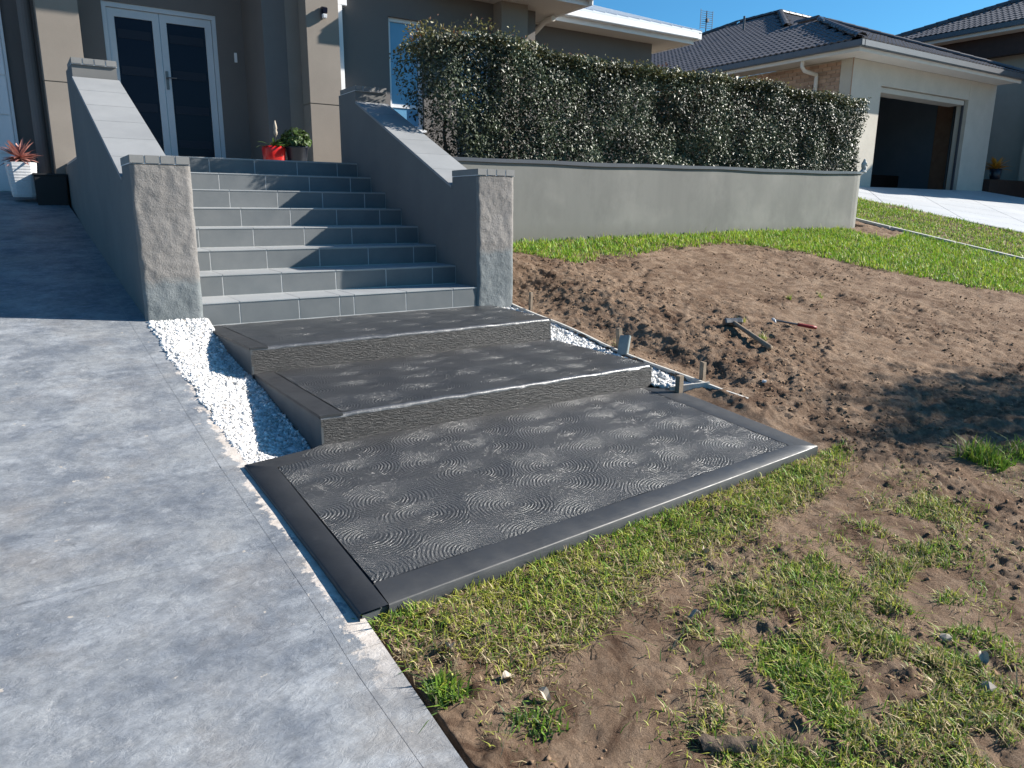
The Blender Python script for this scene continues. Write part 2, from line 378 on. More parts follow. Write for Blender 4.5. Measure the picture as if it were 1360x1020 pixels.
# ------------------------------------------------------------------ ground sheet
def axis(segs):
    out = []
    for a, b, st in segs: n = max(1, int(round((b-a)/st))); out += list(a+(b-a)*np.arange(n)/n)
    return np.array(out+[segs[-1][1]])
gx = axis([(-300, -20, 40), (-20, -2.8, 1.5), (-2.8, -2.66, .014), (-2.66, 2.6, .0135), (2.6, 5, .028), (5, 9.3, .05), (9.3, 12, .12), (12, 40, 2), (40, 400, 45)])
gyy = axis([(-300, -12, 40), (-12, -6, .6), (-6, -5.2, .05), (-5.2, -3.4, .0115), (-3.4, -1.6, .0155), (-1.6, 1.56, .024), (1.56, 6, .15), (6, 20, 2), (20, 400, 45)])
XX, YY = np.meshgrid(gx, gyy); ZZ = ground_z(XX, YY)
nv, mv = XX.shape; idx = np.arange(nv*mv).reshape(nv, mv)
Q = np.stack([idx[:-1, :-1], idx[:-1, 1:], idx[1:, 1:], idx[1:, :-1]], -1).reshape(-1, 4)
go = link(tri_mesh('ground', np.stack([XX, YY, ZZ], -1).reshape(-1, 3), Q, 'soil', smooth=True), 'ground', None); tag(go, 'bare brown clay ground of the front yard', 'ground', kind='structure')

# ------------------------------------------------------------------ driveway (panels with joints on a base)
def edge_x(y): return float(np.interp(y, [-6, -4.4, -3.7, -2.3, 0, .3, 6], [-2.70, -2.70, -2.695, -2.705, -2.795, -2.80, -2.95]))
drive = thing('driveway', 'blue grey resurfaced concrete driveway beside the steps', 'driveway', (-4, -2, 0)); del drive['category']; drive['kind'] = 'structure'
def drive_panel(x0f, x1f, y0, y1, name='panel'):
    ny = max(2, int((y1-y0)/.12)); P = []; nx = 6
    ys = [y0+(y1-y0)*i/ny for i in range(ny+1)]
    top = [[(x0f(y)+(x1f(y)-x0f(y))*j/nx, y, float(DRV(y))) for j in range(nx+1)] for y in ys]
    mb = MB().grid(top)
    n = len(ys); sk = [(p[0], p[1], p[2]-.06) for p in [r[-1] for r in top]]
    tp = [(p[0]+.0005, p[1], p[2]-.0005) for p in [r[-1] for r in top]]; mb.grid([tp, sk])
    return part(mb, name, 'drive', drive, False)
jx = lambda y: edge_x(y)-float(np.interp(y, [-5, -4, 0, 3], [.075, .125, .12, .12]))
ycuts = [-14, -4.55, -3.15, -.95, 1.4, 3.7, 5.95]
for a, b in zip(ycuts[:-1], ycuts[1:]):
    drive_panel(lambda y: -9.0, lambda y: jx(y)-.0008, a+.0008, b-.0008)
for a, b in zip([-14, -3.92, -1.95, .1, 3], [-3.92, -1.95, .1, 3, 5.95]):
    drive_panel(lambda y: jx(y)+.0008, edge_x, a+.0008, b-.0008, 'border_panel')
base = MB().grid([[(x, y, float(DRV(y))-.0015) for x in (-9, edge_x(y)-.02)] for y in np.linspace(-14, 5.95, 400)])
part(base, 'bedding', 'concrete', drive)

# ------------------------------------------------------------------ upper stairs
RISE, TREAD, NST = .175, .398, 8
stairs = thing('staircase', 'grey tiled staircase of eight steps leading to the double door', 'staircase', (-1.2, 0, 0))
core = MB(); prof = [(0.0015, -.35)]
for i in range(NST): prof += [(i*TREAD+.0015, (i+1)*RISE-.0015), ((i+1)*TREAD+.0015, (i+1)*RISE-.0015)]
prof[-1] = (3.25, NST*RISE-.0015); prof += [(3.25, -.35)]
core.prism([(-2.42, y, z) for y, z in prof], (2.419, 0, 0)); part(core, 'core', 'core', stairs)
joints = [-.002, -.255, -.732, -1.209, -1.686, -2.163, -2.418]
mesh_cache = {}
def tile_obj(name, mat, x0, x1, y0, y1, z0, z1, parent, b=.0025):
    key = (name, round(x1-x0, 3), round(y1-y0, 3), round(z1-z0, 3))
    if key not in mesh_cache: mesh_cache[key] = MB().box(0, x1-x0, 0, y1-y0, 0, z1-z0).bevel(b).mesh(name)
    return inst(mesh_cache[key], name, mat, parent, (x0, y0, z0))
for i in range(NST):
    js = joints if i else [-.002, -.255, -.724, -1.205, -1.331, -1.674, -2.14, -2.418]
    for a, b in zip(js[:-1], js[1:]):
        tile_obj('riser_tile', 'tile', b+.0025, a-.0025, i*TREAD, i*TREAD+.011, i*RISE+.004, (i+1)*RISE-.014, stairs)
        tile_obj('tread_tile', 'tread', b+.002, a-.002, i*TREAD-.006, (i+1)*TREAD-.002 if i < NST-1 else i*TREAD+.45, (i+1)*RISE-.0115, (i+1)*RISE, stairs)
# ------------------------------------------------------------------ stair side walls with capping tiles and coarse pier fronts
def stair_wall(x0, x1, shear, label, cat='wall'):
    w = thing('stair_wall', label, cat, ((x0+x1)/2, 0, 0)); SX = lambda y: -shear*max(0, y-.45)
    prof = [(.004, -.45), (.004, 1.172), (.452, 1.172), (.452, 1.068), (2.775, 2.076), (2.775, 2.215), (3.30, 2.215), (3.30, -.45)]
    mb = MB(); n = len(prof)
    mb.add([(x0+SX(y), y, z) for y, z in prof]+[(x1+SX(y), y, z) for y, z in prof],
           [tuple(range(n))[::-1], tuple(range(n, 2*n))]+[(i, (i+1) % n, (i+1) % n+n, i+n) for i in range(n)])
    part(mb, 'wall_body', 'grey_render', w)
    # coarse render skin on the pier front
    X = np.linspace(x0-.006, x1+.006, 34); Z = np.linspace(-.42, 1.168, 110); xx, zz = np.meshgrid(X, Z)
    seed = 3.7 if x0 < -1 else 11.2
    rim = np.minimum(np.minimum(xx-X[0], X[-1]-xx)/.03, 1)
    yy = -.004-.016*rim**.5-.011*fbm(xx+seed, zz, 3.4, 3)*rim-.006*fbm(xx+seed, zz, 17, 3)*rim
    xb = xx+.005*fbm(zz+seed, zz*0+xx*0, 9, 3)*(1-rim)
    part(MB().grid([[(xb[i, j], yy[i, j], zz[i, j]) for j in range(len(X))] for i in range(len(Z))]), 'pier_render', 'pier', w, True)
    # capping
    cw = (x1-x0+.012)/4
    def cap_row(y0, y1, z):
        for k in range(4):
            xa = x0-.006+k*cw+SX(y0)
            mb = MB().box(xa+.002, xa+cw-.002, y0, y1, z-.056, z).bevel(.003); part(mb, 'cap_tile', 'capg', w)
    for y0, y1, z in ((-.025, .449, 1.229), (2.755, 3.237, 2.269)): part(MB().box(x0-.003+SX(y0), x1+.003+SX(y0), y0, y1, z-.055, z), 'cap_mortar', 'white', w)
    cap_row(-.028, .452, 1.232); cap_row(2.752, 3.24, 2.272)
    sl = math.atan2(2.076-1.068, 2.775-.452); L_ = math.hypot(2.30, 1.0)
    k = 6; seg = 2.302/k
    for q in range(k):
        ya, yb = .453+q*seg+.002, .453+(q+1)*seg-.002
        za = 1.070+(ya-.452)*math.tan(sl); zb = 1.070+(yb-.452)*math.tan(sl)
        a0, a1, b0, b1 = x0-.012+SX(ya), x1+.012+SX(ya), x0-.012+SX(yb), x1+.012+SX(yb)
        mb = MB().hexa([(a0, ya, za), (a1, ya, za), (b1, yb, zb), (b0, yb, zb)], [(a0, ya, za+.028), (a1, ya, za+.028), (b1, yb, zb+.028), (b0, yb, zb+.028)]).bevel(.003)
        part(mb, 'slope_tile', 'cap', w)
    return w
stair_wall(0.0, .388, 0.0, 'grey sloping stair wall and pier on the hedge side')
stair_wall(-2.805, -2.418, .030, 'grey sloping stair wall and pier beside the driveway')

# ------------------------------------------------------------------ the three black coated lower steps
def coated_step(label, tl, zt, zb, border, name='entry_step'):
    """tl: top corners BL, FL, FR, BR as (x, y, z)"""
    BL, FL, FR, BR = [Vector(p) for p in tl]
    o = thing(name, label, 'step', tuple((BL+FR)/2-Vector((0, 0, .1))))
    def down(p, z): return Vector((p.x, p.y, z))
    def lerp(a, b, t): return a+(b-a)*t
    return o, BL, FL, FR, BR
def quad_solid(a, b, c, d, t):
    """top ring a,b,c,d (ccw from above) with thickness t"""
    dn = Vector((0, 0, -t)); return MB().hexa([a+dn, b+dn, c+dn, d+dn], [a, b, c, d])
def swirl_top(FLi, FRi, BRi, BLi, roundover, depth, name, parent):
    """textured top that rolls over its front edge, with small unevenness"""
    n, m = 90, 60; rows = []
    for i in range(m+1):
        t = i/m; a = FLi+(BLi-FLi)*t; b = FRi+(BRi-FRi)*t; row = []
        for j in range(n+1):
            p = a+(b-a)*(j/n); d = (p-(FLi+(FRi-FLi)*(j/n))).length
            z = p.z+.0035*float(fbm(np.array(p.x), np.array(p.y), 5, 3)); row.append((p.x, p.y, z))
        rows.append(row)
    return rows
def rough_front(FL, FR, z0, z1, lip, name, parent, mat='riser_black'):
    """front face of a step, a slightly wavy sheet whose top rolls back into the tread"""
    n, m = 150, 26; rows = []
    d = (FR-FL); d.z = 0; d.normalize(); nrm = Vector((d.y, -d.x, 0))
    for i in range(m+1):
        row = []
        for j in range(n+1):
            s = j/n; p = FL+(FR-FL)*s; h = p.z-z0
            if i < 6:                                   # rolled nosing
                a = i/6*math.pi/2; off = -lip*(1-math.sin(a)); zz = p.z-lip*(1-math.cos(a))
                amp = .0025
            else:
                t = (i-6)/(m-6); off = 0; zz = p.z-lip-(h-lip)*t; amp = .005
            w = amp*float(fbm(np.array(p.x*1.0+3), np.array(zz*3.0), 16, 3))+.004*float(fbm(np.array(p.x), np.array(0.0), 2.3, 2))
            q = p+nrm*(off+w); row.append((q.x, q.y, zz+.0025*float(fbm(np.array(p.x), np.array(5.0), 12, 2))))
        rows.append(row)
    part(MB().grid(rows[:7]), 'nosing', 'nosing', parent, True)
    return part(MB().grid(rows[6:]), name, mat, parent, True)
def step(label, BL, FL, FR, BR, zb, bw, name='entry_step'):
    BL, FL, FR, BR = map(Vector, (BL, FL, FR, BR))
    o = thing(name, label, 'step', (-1.15, (BL.y+FL.y)/2, zb))
    # body under the coating, inset 8 mm
    ins = lambda p, dx, dy, dz: Vector((p.x+dx, p.y+dy, p.z+dz))
    body = MB().hexa([Vector((p.x, p.y, zb)) for p in (ins(FL, .01, .03, 0), ins(FR, -.01, .03, 0), ins(BR, -.01, 0, 0), ins(BL, .01, 0, 0))],
                     [ins(FL, .01, .03, -.014), ins(FR, -.01, .03, -.014), ins(BR, -.01, 0, -.014), ins(BL, .01, 0, -.014)])
    part(body, 'concrete_core', 'side', o)
    # side skin at the left with a thin overhanging trim
    dx = Vector((bw, 0, 0)); u = Vector((.006, 0, 0))
    part(MB().hexa([Vector((FL.x, FL.y, zb)), Vector((FL.x+.012, FL.y, zb)), Vector((BL.x+.012, BL.y, zb)), Vector((BL.x, BL.y, zb))],
                   [ins(FL, 0, 0, -.020), ins(FL, .012, 0, -.020), ins(BL, .012, 0, -.020), ins(BL, 0, 0, -.020)]), 'side_face', 'side', o)
    part(quad_solid(FL-u, FL+dx, BL+dx, BL-u, .016).bevel(.003), 'border_strip', 'border', o)
    part(MB().hexa([Vector((FR.x-.012, FR.y, zb)), Vector((FR.x, FR.y, zb)), Vector((BR.x, BR.y, zb)), Vector((BR.x-.012, BR.y, zb))],
                   [ins(FR, -.012, 0, -.004), ins(FR, 0, 0, -.004), ins(BR, 0, 0, -.004), ins(BR, -.012, 0, -.004)]), 'side_face', 'side', o)
    lip = .022; g = Vector((.003, 0, 0)); yo = Vector((0, lip, 0))
    rows = swirl_top(FL+dx+g+yo, FR+yo, BR, BL+dx+g, 0, 0, '', o)
    part(MB().grid(rows), 'combed_surface', 'swirl', o, True)
    rough_front(FL, FR, zb, 0, lip, 'step_front', o)
    return o
step('uppermost black coated entry step, against the grey tiled staircase', (-2.412, -.002, -.002), (-2.345, -1.07, -.004), (.125, -.995, -.004), (.150, -.002, -.002), -.42, .115)
step('middle black coated entry step with grey side by the white pebbles', (-2.330, -1.062, -.178), (-2.305, -2.262, -.184), (.135, -2.196, -.184), (.128, -.990, -.178), -.50, .125)
# landing slab
slab = thing('landing_slab', 'black coated landing slab with smooth border in front of the grass', 'landing', (-1.25, -3, -.45))
sBL, sFL, sFR, sBR = Vector((-2.727, -2.345, -.350)), Vector((-2.717, -3.79, -.451)), Vector((.19, -3.521, -.432)), Vector((.245, -2.33, -.350))
nbk = Vector((-2.33, -2.26, -.352)); bR = Vector((.16, -2.18, -.340))
part(MB().hexa([Vector((p.x, p.y, p.z-.12)) for p in (sFL+Vector((.012, .012, 0)), sFR+Vector((-.012, .012, 0)), sBR, sBL+Vector((.012, 0, 0)))],
               [p+Vector((0, 0, -.013)) for p in (sFL+Vector((.012, .012, 0)), sFR+Vector((-.012, .012, 0)), sBR, sBL+Vector((.012, 0, 0)))]), 'concrete_core', 'side', slab)
iFL, iFR = Vector((-2.60, -3.634, -.440)), Vector((.035, -3.435, -.426)); iBR = Vector((.045, -2.19, -.339)); iBL = Vector((-2.597, -2.44, -.3565))
def strip(a, b, c, d, t=.05, name='border_strip', seg=24, wav=.004):
    n = seg; rows = []
    top = [[None]*(n+1) for _ in range(2)]; mb = MB(); V = []
    for j in range(n+1):
        s = j/n; p = a+(b-a)*s; q = d+(c-d)*s
        w = wav*float(fbm(np.array(p.x*1.0), np.array(p.y*1.0), 3.1, 3))
        e = (p-q); e.z = 0; e.normalize(); p = p+e*w*1.6+Vector((0, 0, w*.7))
        V.append((p+Vector((0, 0, -t)), p+Vector((0, 0, -.006)), p-e*.006, q))
    rows = [[v[k] for v in V] for k in range(4)]
    mb.grid(rows); return part(mb, name, 'border', slab, True)
lFL = Vector((-2.607, -3.782, -.4505)); strip(lFL, sFR, iFR, iFL, .085)
strip(sBL, sFL, lFL-Vector((.003, 0, 0)), iBL, .085)
strip(sFR, sBR, iBR, iFR, .085)
part(quad_solid(sBL, iBL, Vector((-2.316, -2.40, -.3535)), nbk, .03), 'border_strip', 'border', slab)
g = .003
rows = swirl_top(iFL+Vector((g, g, -.001)), iFR+Vector((-g, g, -.001)), iBR+Vector((-g, 0, -.001)), Vector((-2.316, -2.255, -.344)), 0, 0, '', slab)
# left inner border runs straight, so widen the sheet to it
m = len(rows)
for i in range(m):
    t = i/(m-1); n = len(rows[i]); p0 = iFL+(Vector((-2.597, -2.44, -.3575))-iFL)*min(1, t*1.0)
    x_left = p0.x+g
    for j in range(n):
        x, y, z = rows[i][j]
        if t < .0: continue
    a, b = Vector(rows[i][0]), Vector(rows[i][-1])
    a = Vector((x_left if t < .86 else x_left+(t-.86)/.14*(-2.316-x_left), a.y, a.z))
    rows[i] = [tuple(Vector((a.x+(b.x-a.x)*j/(n-1), rows[i][j][1], rows[i][j][2]))) for j in range(n)]
part(MB().grid(rows), 'combed_surface', 'swirl', slab, True)

# ------------------------------------------------------------------ white pebble beds
def ico():
    bm = bmesh.new(); bmesh.ops.create_icosphere(bm, subdivisions=1, radius=1); v = np.array([p.co[:] for p in bm.verts]); f = np.array([[q.index for q in t.verts] for t in bm.faces]); bm.free(); return v, f
IV, IF = ico()
def lumps(name, pts, size, cols, mat, flat=.6, jit=.25):
    n = len(pts); V = np.repeat(IV[None], n, 0)*(1+jit*rng.standard_normal((n, len(IV), 1)))
    sz = size*np.exp((.42 if mat == 'pebble' else .3)*rng.standard_normal((n, 1, 1))); ax = 1+.3*rng.standard_normal((n, 1, 3)); ax[:, :, 2] = flat*(1+.25*rng.standard_normal((n, 1)))
    V = V*sz*np.clip(ax, .35, 1.9); th = rng.random(n)*6.28; c, s = np.cos(th)[:, None], np.sin(th)[:, None]
    tl = .5*rng.standard_normal((n, 1)); x, y, z = V[..., 0], V[..., 1], V[..., 2]; y, z = y*np.cos(tl)-z*np.sin(tl), y*np.sin(tl)+z*np.cos(tl)
    V = np.stack([x*c-y*s, x*s+y*c, z], -1)+pts[:, None, :]
    F = IF[None]+np.arange(n)[:, None, None]*len(IV)
    me = tri_mesh(name, V.reshape(-1, 3), F.reshape(-1, 3), mat, np.repeat(cols, len(IV), 0))
    return link(me, name, None)
def in_poly(px, py, poly):
    ins = np.zeros(len(px), bool); n = len(poly)
    for i in range(n):
        (x1, y1), (x2, y2) = poly[i], poly[(i+1) % n]
        if y1 == y2: continue
        c = ((y1 > py) != (y2 > py)) & (px < (x2-x1)*(py-y1)/(y2-y1)+x1); ins ^= c
    return ins
def scatter(poly, n):
    P = np.array(poly); lo, hi = P.min(0), P.max(0); q = lo+rng.random((n, 2))*(hi-lo); return q[in_poly(q[:, 0], q[:, 1], poly)]
polyL = [(-2.84, .0), (-2.40, .0), (-2.33, -1.06), (-2.31, -2.27), (-2.33, -2.30), (-2.72, -2.36), (-2.78, -1.2)]
def bedL(x, y): return DRV(y)-.004-.085*np.clip((x+2.72)/.3, 0, 1)*np.clip(-y/.6, 0, 1)+.003*fbm(x, y, 5, 2)
q = scatter(polyL, 42000); q = q[q[:, 0] > np.interp(q[:, 1], [-2.3, 0], [-2.712, -2.805])+.028*fbm(q[:, 0], q[:, 1], 8, 3)]
z = bedL(q[:, 0], q[:, 1])+.004*rng.standard_normal(len(q)); c = (.64+.13*rng.standard_normal((len(q), 1)))*np.array([[1.0, .985, .96]]); dk_ = rng.random(len(q)) < .05; c[dk_] *= np.array([.6, .55, .48])
tag(lumps('pebble_bed', np.column_stack([q, z]), .0062, np.clip(c, .3, .88), 'pebble'), 'white pebbles filling the gap between driveway and black steps', 'pebbles', kind='stuff')
fl = MB().grid([[(x, y, float(bedL(np.array(x), np.array(y)))-.006) for x in np.linspace(edge_x(y)-.01, -2.345-.03*(y+2.3)/2.3, 8)] for y in np.linspace(-2.34, -.003, 24)])
o = part(fl, 'pebble_bedding', 'concrete'); tag(o, kind='structure')
polyR = [(.12, .0), (.36, .0), (.43, -.6), (.43, -2.45), (.25, -2.33), (.12, -2.2), (.12, -1.0)]
def bedR(x, y): return BOARD(y)-.035+.006*fbm(x, y, 5, 2)
q = scatter(polyR, 9000); z = bedR(q[:, 0], q[:, 1])+.004*rng.standard_normal(len(q)); c = (.62+.12*rng.standard_normal((len(q), 1)))*np.array([[1.0, .985, .95]])
tag(lumps('pebble_bed', np.column_stack([q, z]), .0085, np.clip(c, .3, .86), 'pebble'), 'narrow strip of white pebbles between black steps and dirt', 'pebbles', kind='stuff')
o = part(MB().grid([[(x, y, float(bedR(np.array(x), np.array(y)))-.008) for x in (.10, .27, .43)] for y in np.linspace(-2.19, .02, 20)]), 'pebble_bedding', 'concrete'); tag(o, kind='structure')

# ------------------------------------------------------------------ form boards and stakes
fb = MB(); ys = np.linspace(-2.80, .02, 16); xs = [float(np.interp(y, [-2.8, -1, .02], [.435, .43, .385])) for y in ys]
for k in range(len(ys)-1):
    pass
V = []
for x, y in zip(xs, ys):
    zt = float(BOARD(y))+.004*math.sin(y*5); V.append([(x, y, zt-.09), (x, y, zt), (x+.018, y, zt), (x+.018, y, zt-.09)])
fb.grid([[v[k % 4] for v in V] for k in range(5)]); fb.f += [(0, len(V), 2*len(V), 3*len(V))]
tag(part(fb, 'form_board', 'board'), 'long cement splashed form board along the right pebble strip', 'board', 'form boards')
d = MB().hexa([(.19, -2.335, -.42), (.45, -2.46, -.40), (.458, -2.44, -.40), (.198, -2.315, -.42)], [(.19, -2.335, -.325), (.45, -2.46, -.298), (.458, -2.44, -.298), (.198, -2.315, -.325)]).bevel(.002)
tag(part(d, 'form_board', 'board'), 'short form board end running out towards the dirt by the landing slab', 'board', 'form boards')
def stake(x, y, z0, z1, lean, label, w=.034):
    r = lambda: random.uniform(-.004, .004); lx, ly = lean
    b = [(x-w/2, y-w/2, z0), (x+w/2, y-w/2, z0), (x+w/2, y+w/2, z0), (x-w/2, y+w/2, z0)]
    t = [(p[0]+lx+r(), p[1]+ly+r(), z1+r()*1.5) for p in b]
    m_ = MB().hexa(b, t).bevel(.003); o = part(m_, 'timber_stake', 'timber'); tag(o, label, 'stake', 'timber stakes along the form board')
stake(.455, -.22, -.25, .125, (.010, .01), 'weathered timber stake right beside the hedge side pier')
stake(.50, -1.45, -.35, -.055, (-.012, .01), 'timber stake hidden behind the leaning blue grey offcut', .038)
stake(.215, -2.39, -.55, -.235, (0, 0), 'short timber stake at the back corner of the landing slab', .040)
stake(.47, -2.37, -.5, -.175, (.018, .02), 'timber stake at the end of the long form board', .036)
o = thing('tile_offcut', 'blue grey tile offcut leaning against a timber stake', 'offcut', (.44, -1.55, -.22), rot=(R(-8), R(28), R(18)))
link(MB().box(-.016, .016, -.045, .045, -.04, .13).bevel(.004).mesh('slab'), 'slab_piece', 'bluegrey', o)

# ------------------------------------------------------------------ retaining wall
ret = thing('retaining_wall', 'grey rendered retaining wall with dark coping under the hedge', 'wall', (4.5, 1.5, .5))
def ret_path(off):
    pts = [(.389, 1.5)]; pts += [(x, 1.5) for x in np.linspace(.8, 8.1, 26)]
    for a in np.linspace(0, math.pi/2, 9)[1:]: pts.append((8.1+.5*math.sin(a), 2.0-.5*math.cos(a)))
    pts += [(8.6, 2.6), (8.6, 4.9)]; out = []
    for i, (x, y) in enumerate(pts):
        a = pts[max(i-1, 0)]; b = pts[min(i+1, len(pts)-1)]; dx, dy = b[0]-a[0], b[1]-a[1]; l = math.hypot(dx, dy); out.append((x+dy/l*off, y-dx/l*off))
    return out
def ret_top(x): return 1.428+.0105*(x-.4)
A, B = ret_path(0), ret_path(-.2)
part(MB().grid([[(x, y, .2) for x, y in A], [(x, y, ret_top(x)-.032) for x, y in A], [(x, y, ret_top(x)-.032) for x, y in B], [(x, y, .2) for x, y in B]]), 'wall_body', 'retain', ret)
A, B = ret_path(.022), ret_path(-.215); wv = lambda x: .006*math.sin(x*1.7)+.004*math.sin(x*4.1)
ring = [[(x, y, ret_top(x)-.042+wv(x)) for x, y in A], [(x, y, ret_top(x)+wv(x)*.5) for x, y in A], [(x, y, ret_top(x)+wv(x)*.5) for x, y in B], [(x, y, ret_top(x)-.031) for x, y in B], [(x, y, ret_top(x)-.042+wv(x)) for x, y in A]]
part(MB().grid(ring), 'coping', 'slate', ret)
tag(part(MB().box(.43, 8.42, 1.69, 4.78, .3, 1.37), 'garden_bed', 'soilbed'), 'soil of the raised bed behind the retaining wall', 'soil', kind='structure')

# ------------------------------------------------------------------ hedge
def leaf_mesh(name, P, N, size, cols, mat, ratio=.5):
    """folded leaf: 6 verts, 4 tris; P centres, N outward-ish normals"""
    n = len(P); N = N/np.linalg.norm(N, axis=1, keepdims=True)
    a = rng.standard_normal((n, 3)); a -= (a*N).sum(1, keepdims=True)*N; a /= np.linalg.norm(a, axis=1, keepdims=True); b = np.cross(N, a)
    sz = (size*np.exp(.25*rng.standard_normal(n)))[:, None]; w = ratio*sz
    base, tip = P-a*sz*.5, P+a*sz*.5-N*sz*.12
    l, r = P-b*w*.5+N*w*.22, P+b*w*.5+N*w*.22
    V = np.stack([base, l, tip, r, P], 1).reshape(-1, 3); o = np.arange(n)[:, None]*5
    T = np.concatenate([o+np.array([[0, 4, 1]]), o+np.array([[1, 4, 2]]), o+np.array([[2, 4, 3]]), o+np.array([[3, 4, 0]])])
    return tri_mesh(name, V, T, mat, np.repeat(cols, 5, 0))
hedge = thing('hedge', 'long clipped dark green hedge on top of the retaining wall', 'hedge', (4.5, 2.1, 1.4))
def hedge_top(x): return np.interp(x, [0, .25, .5, .8, 1.2, 1.7, 2.3, 3, 4.5, 6, 8.7], [2.42, 2.58, 2.74, 2.66, 2.80, 2.74, 2.67, 2.66, 2.69, 2.69, 2.66])+.06*fbm(x, x*0, 2.2, 4)
def hedge_left(z): return np.interp(z, [1.4, 1.6, 1.9, 2.2, 2.45, 2.8], [1.00, .88, .66, .46, .40, .48])
def hedge_pts(n, kind):
    if kind == 'front':
        x = .0+rng.random(n)*8.55; z = 1.42+rng.random(n)*1.4; d = np.abs(rng.standard_normal(n))*.085; y = 1.71+.12*fbm(x, z, 2.6, 4)+d
        N = np.stack([.75*rng.standard_normal(n), -1+.0*x, .35+.75*rng.standard_normal(n)], 1)
    elif kind == 'top':
        x = rng.random(n)*8.55; y = 1.72+rng.random(n)*np.where(x < 1.0, .9, .55); z = hedge_top(x)+.04*fbm(x, y, 4, 3)-np.abs(rng.standard_normal(n))*.05; N = np.stack([.6*rng.standard_normal(n), .6*rng.standard_normal(n), 1+0*x], 1)
    elif kind == 'left':
        z = 1.45+rng.random(n)*1.3; y = 1.74+rng.random(n)*.86; x = hedge_left(z)+np.abs(rng.standard_normal(n))*.08+.05*fbm(y, z, 4, 3); N = np.stack([-1+0*x, .7*rng.standard_normal(n), .3+.7*rng.standard_normal(n)], 1)
    elif kind == 'right':
        z = 1.45+rng.random(n)*1.24; y = 1.74+rng.random(n)*.86; x = 8.52-np.abs(rng.standard_normal(n))*.08; N = np.stack([1+0*x, .7*rng.standard_normal(n), .3+.7*rng.standard_normal(n)], 1)
    else:
        x = rng.random(n)*8.4; y = 1.80+rng.random(n)*np.where(x < 1.0, .8, .46); z = 1.42+rng.random(n)*1.3; N = rng.standard_normal((n, 3))
    P = np.stack([x, y, z], 1); ok = (z < hedge_top(x)+.05) & (x > hedge_left(z)-.06); ok &= ~((z < 1.62) & (fbm(x+9, z*2, 2.1, 2) > .42) & (kind == 'front'))
    ok &= rng.random(n) < .45+.55*smooth01((x-hedge_left(z)-.02)/.30)
    return P[ok], N[ok]
Ps, Ns = zip(*[hedge_pts(n, k) for n, k in ((62000, 'front'), (27000, 'top'), (2400, 'left'), (2500, 'right'), (48000, 'in'))])
P_ = np.concatenate(Ps); N_ = np.concatenate(Ns)
t = rng.random((len(P_), 1)); c = np.array([[.030, .044, .022]])*(1-t)+np.array([[.075, .095, .052]])*t
tp = (P_[:, 2] > hedge_top(P_[:, 0])-.10) & (rng.random(len(P_)) < .5); c[tp] = np.array([.12, .115, .04])*(.6+.6*rng.random((tp.sum(), 1)))
cl = .62+.75*smooth01((fbm(P_[:, 0]+4, P_[:, 2]+P_[:, 1], 2.3, 3)+.35)/.7); c = c*cl[:, None]
gl = rng.random(len(P_)) < .10; c[gl] = np.array([.085, .11, .05])
link(leaf_mesh('foliage', P_-np.array(LOC[hedge]), N_, .039, c, 'leaf', .52), 'foliage', None, hedge)
# young shoots standing out at the top
n = 2200; x = .35+rng.random(n)**1.6*8.0; y = 1.74+rng.random(n)*.5; P_ = np.stack([x, y, hedge_top(x)+.02+.11*rng.random(n)*(1+.9*(x < 1.8))*rng.random(n)**.5], 1)
c = np.array([.17, .155, .05])*(.6+.7*rng.random((n, 1))); c[rng.random(n) < .12] = (.17, .075, .035)
link(leaf_mesh('young_shoots', P_-np.array(LOC[hedge]), rng.standard_normal((n, 3))+np.array([0, -.4, .2]), .040, c, 'softleaf', .42), 'young_shoots', None, hedge)
for k in range(17):
    x = .85+k*.46+random.uniform(-.08, .08); pts = [(x, 2.1, 1.3)]
    for q in range(3): pts.append((x+random.uniform(-.07, .07), 2.1+random.uniform(-.1, .1), 1.3+.42*(q+1)))
    part(MB().tube(pts, [.022, .018, .012, .006], 6), 'stem', 'bark', hedge)

# ------------------------------------------------------------------ main house
house = thing('house', 'taupe rendered house with porch columns and dark double door', 'house', (0, 5, 1.4))
hp = lambda mb, n, m, p=house: part(mb, n, m, p)
WB, WD = 'wall_brown', 'wall_dark'
# columns, each of two stacked pieces with an open joint
for xa, xb, yc, zj in ((.049, .507, 4.5, 2.257), (-3.0, -2.545, 5.2, 2.354)):
    hp(MB().box(xa, xb, yc, yc+(.295 if xa > 0 else .42), .3, zj).bevel(.006), 'column_lower', WB); hp(MB().box(xa, xb, yc, yc+(.295 if xa > 0 else .42), zj+.006, 4.95).bevel(.006), 'column_upper', WB)
    hp(MB().box(xa+.012, xb-.012, yc+.012, yc+.28, zj-.005, zj+.01), 'column_joint', WD)
# porch back wall round the door
DY = 5.8; dx0, dx1, dz1 = -2.225, -.80, 3.49
hp(MB().box(-2.98, dx0, DY, DY+.2, .3, 4.95), 'wall', WD); hp(MB().box(dx1, -.13, DY, DY+.2, 1.0, 4.95), 'wall', WD); hp(MB().box(dx0, dx1, DY, DY+.2, dz1, 4.95), 'wall', WD)
hp(MB().box(-.44, -.132, 4.801, DY-.001, 1.0, 4.95), 'wall', WD)                       # porch side return
hp(MB().box(-2.96, -2.80, 5.621, DY-.001, .3, 4.95), 'wall', WD)
hp(MB().box(-2.87, .02, TREAD*7+.47, DY, 1.361, 1.398), 'porch_floor', 'tread'); hp(MB().box(-2.89, .02, TREAD*7+.47, DY, .3, 1.36), 'porch_base', 'grey_render')
door = hp(MB().box(dx0, dx0+.055, DY+.02, DY+.14, 1.4, dz1).box(dx1-.055, dx1, DY+.02, DY+.14, 1.4, dz1).box(dx0+.055, dx1-.055, DY+.02, DY+.14, dz1-.06, dz1), 'door_frame', 'frame')
mid = (dx0+dx1)/2-.02
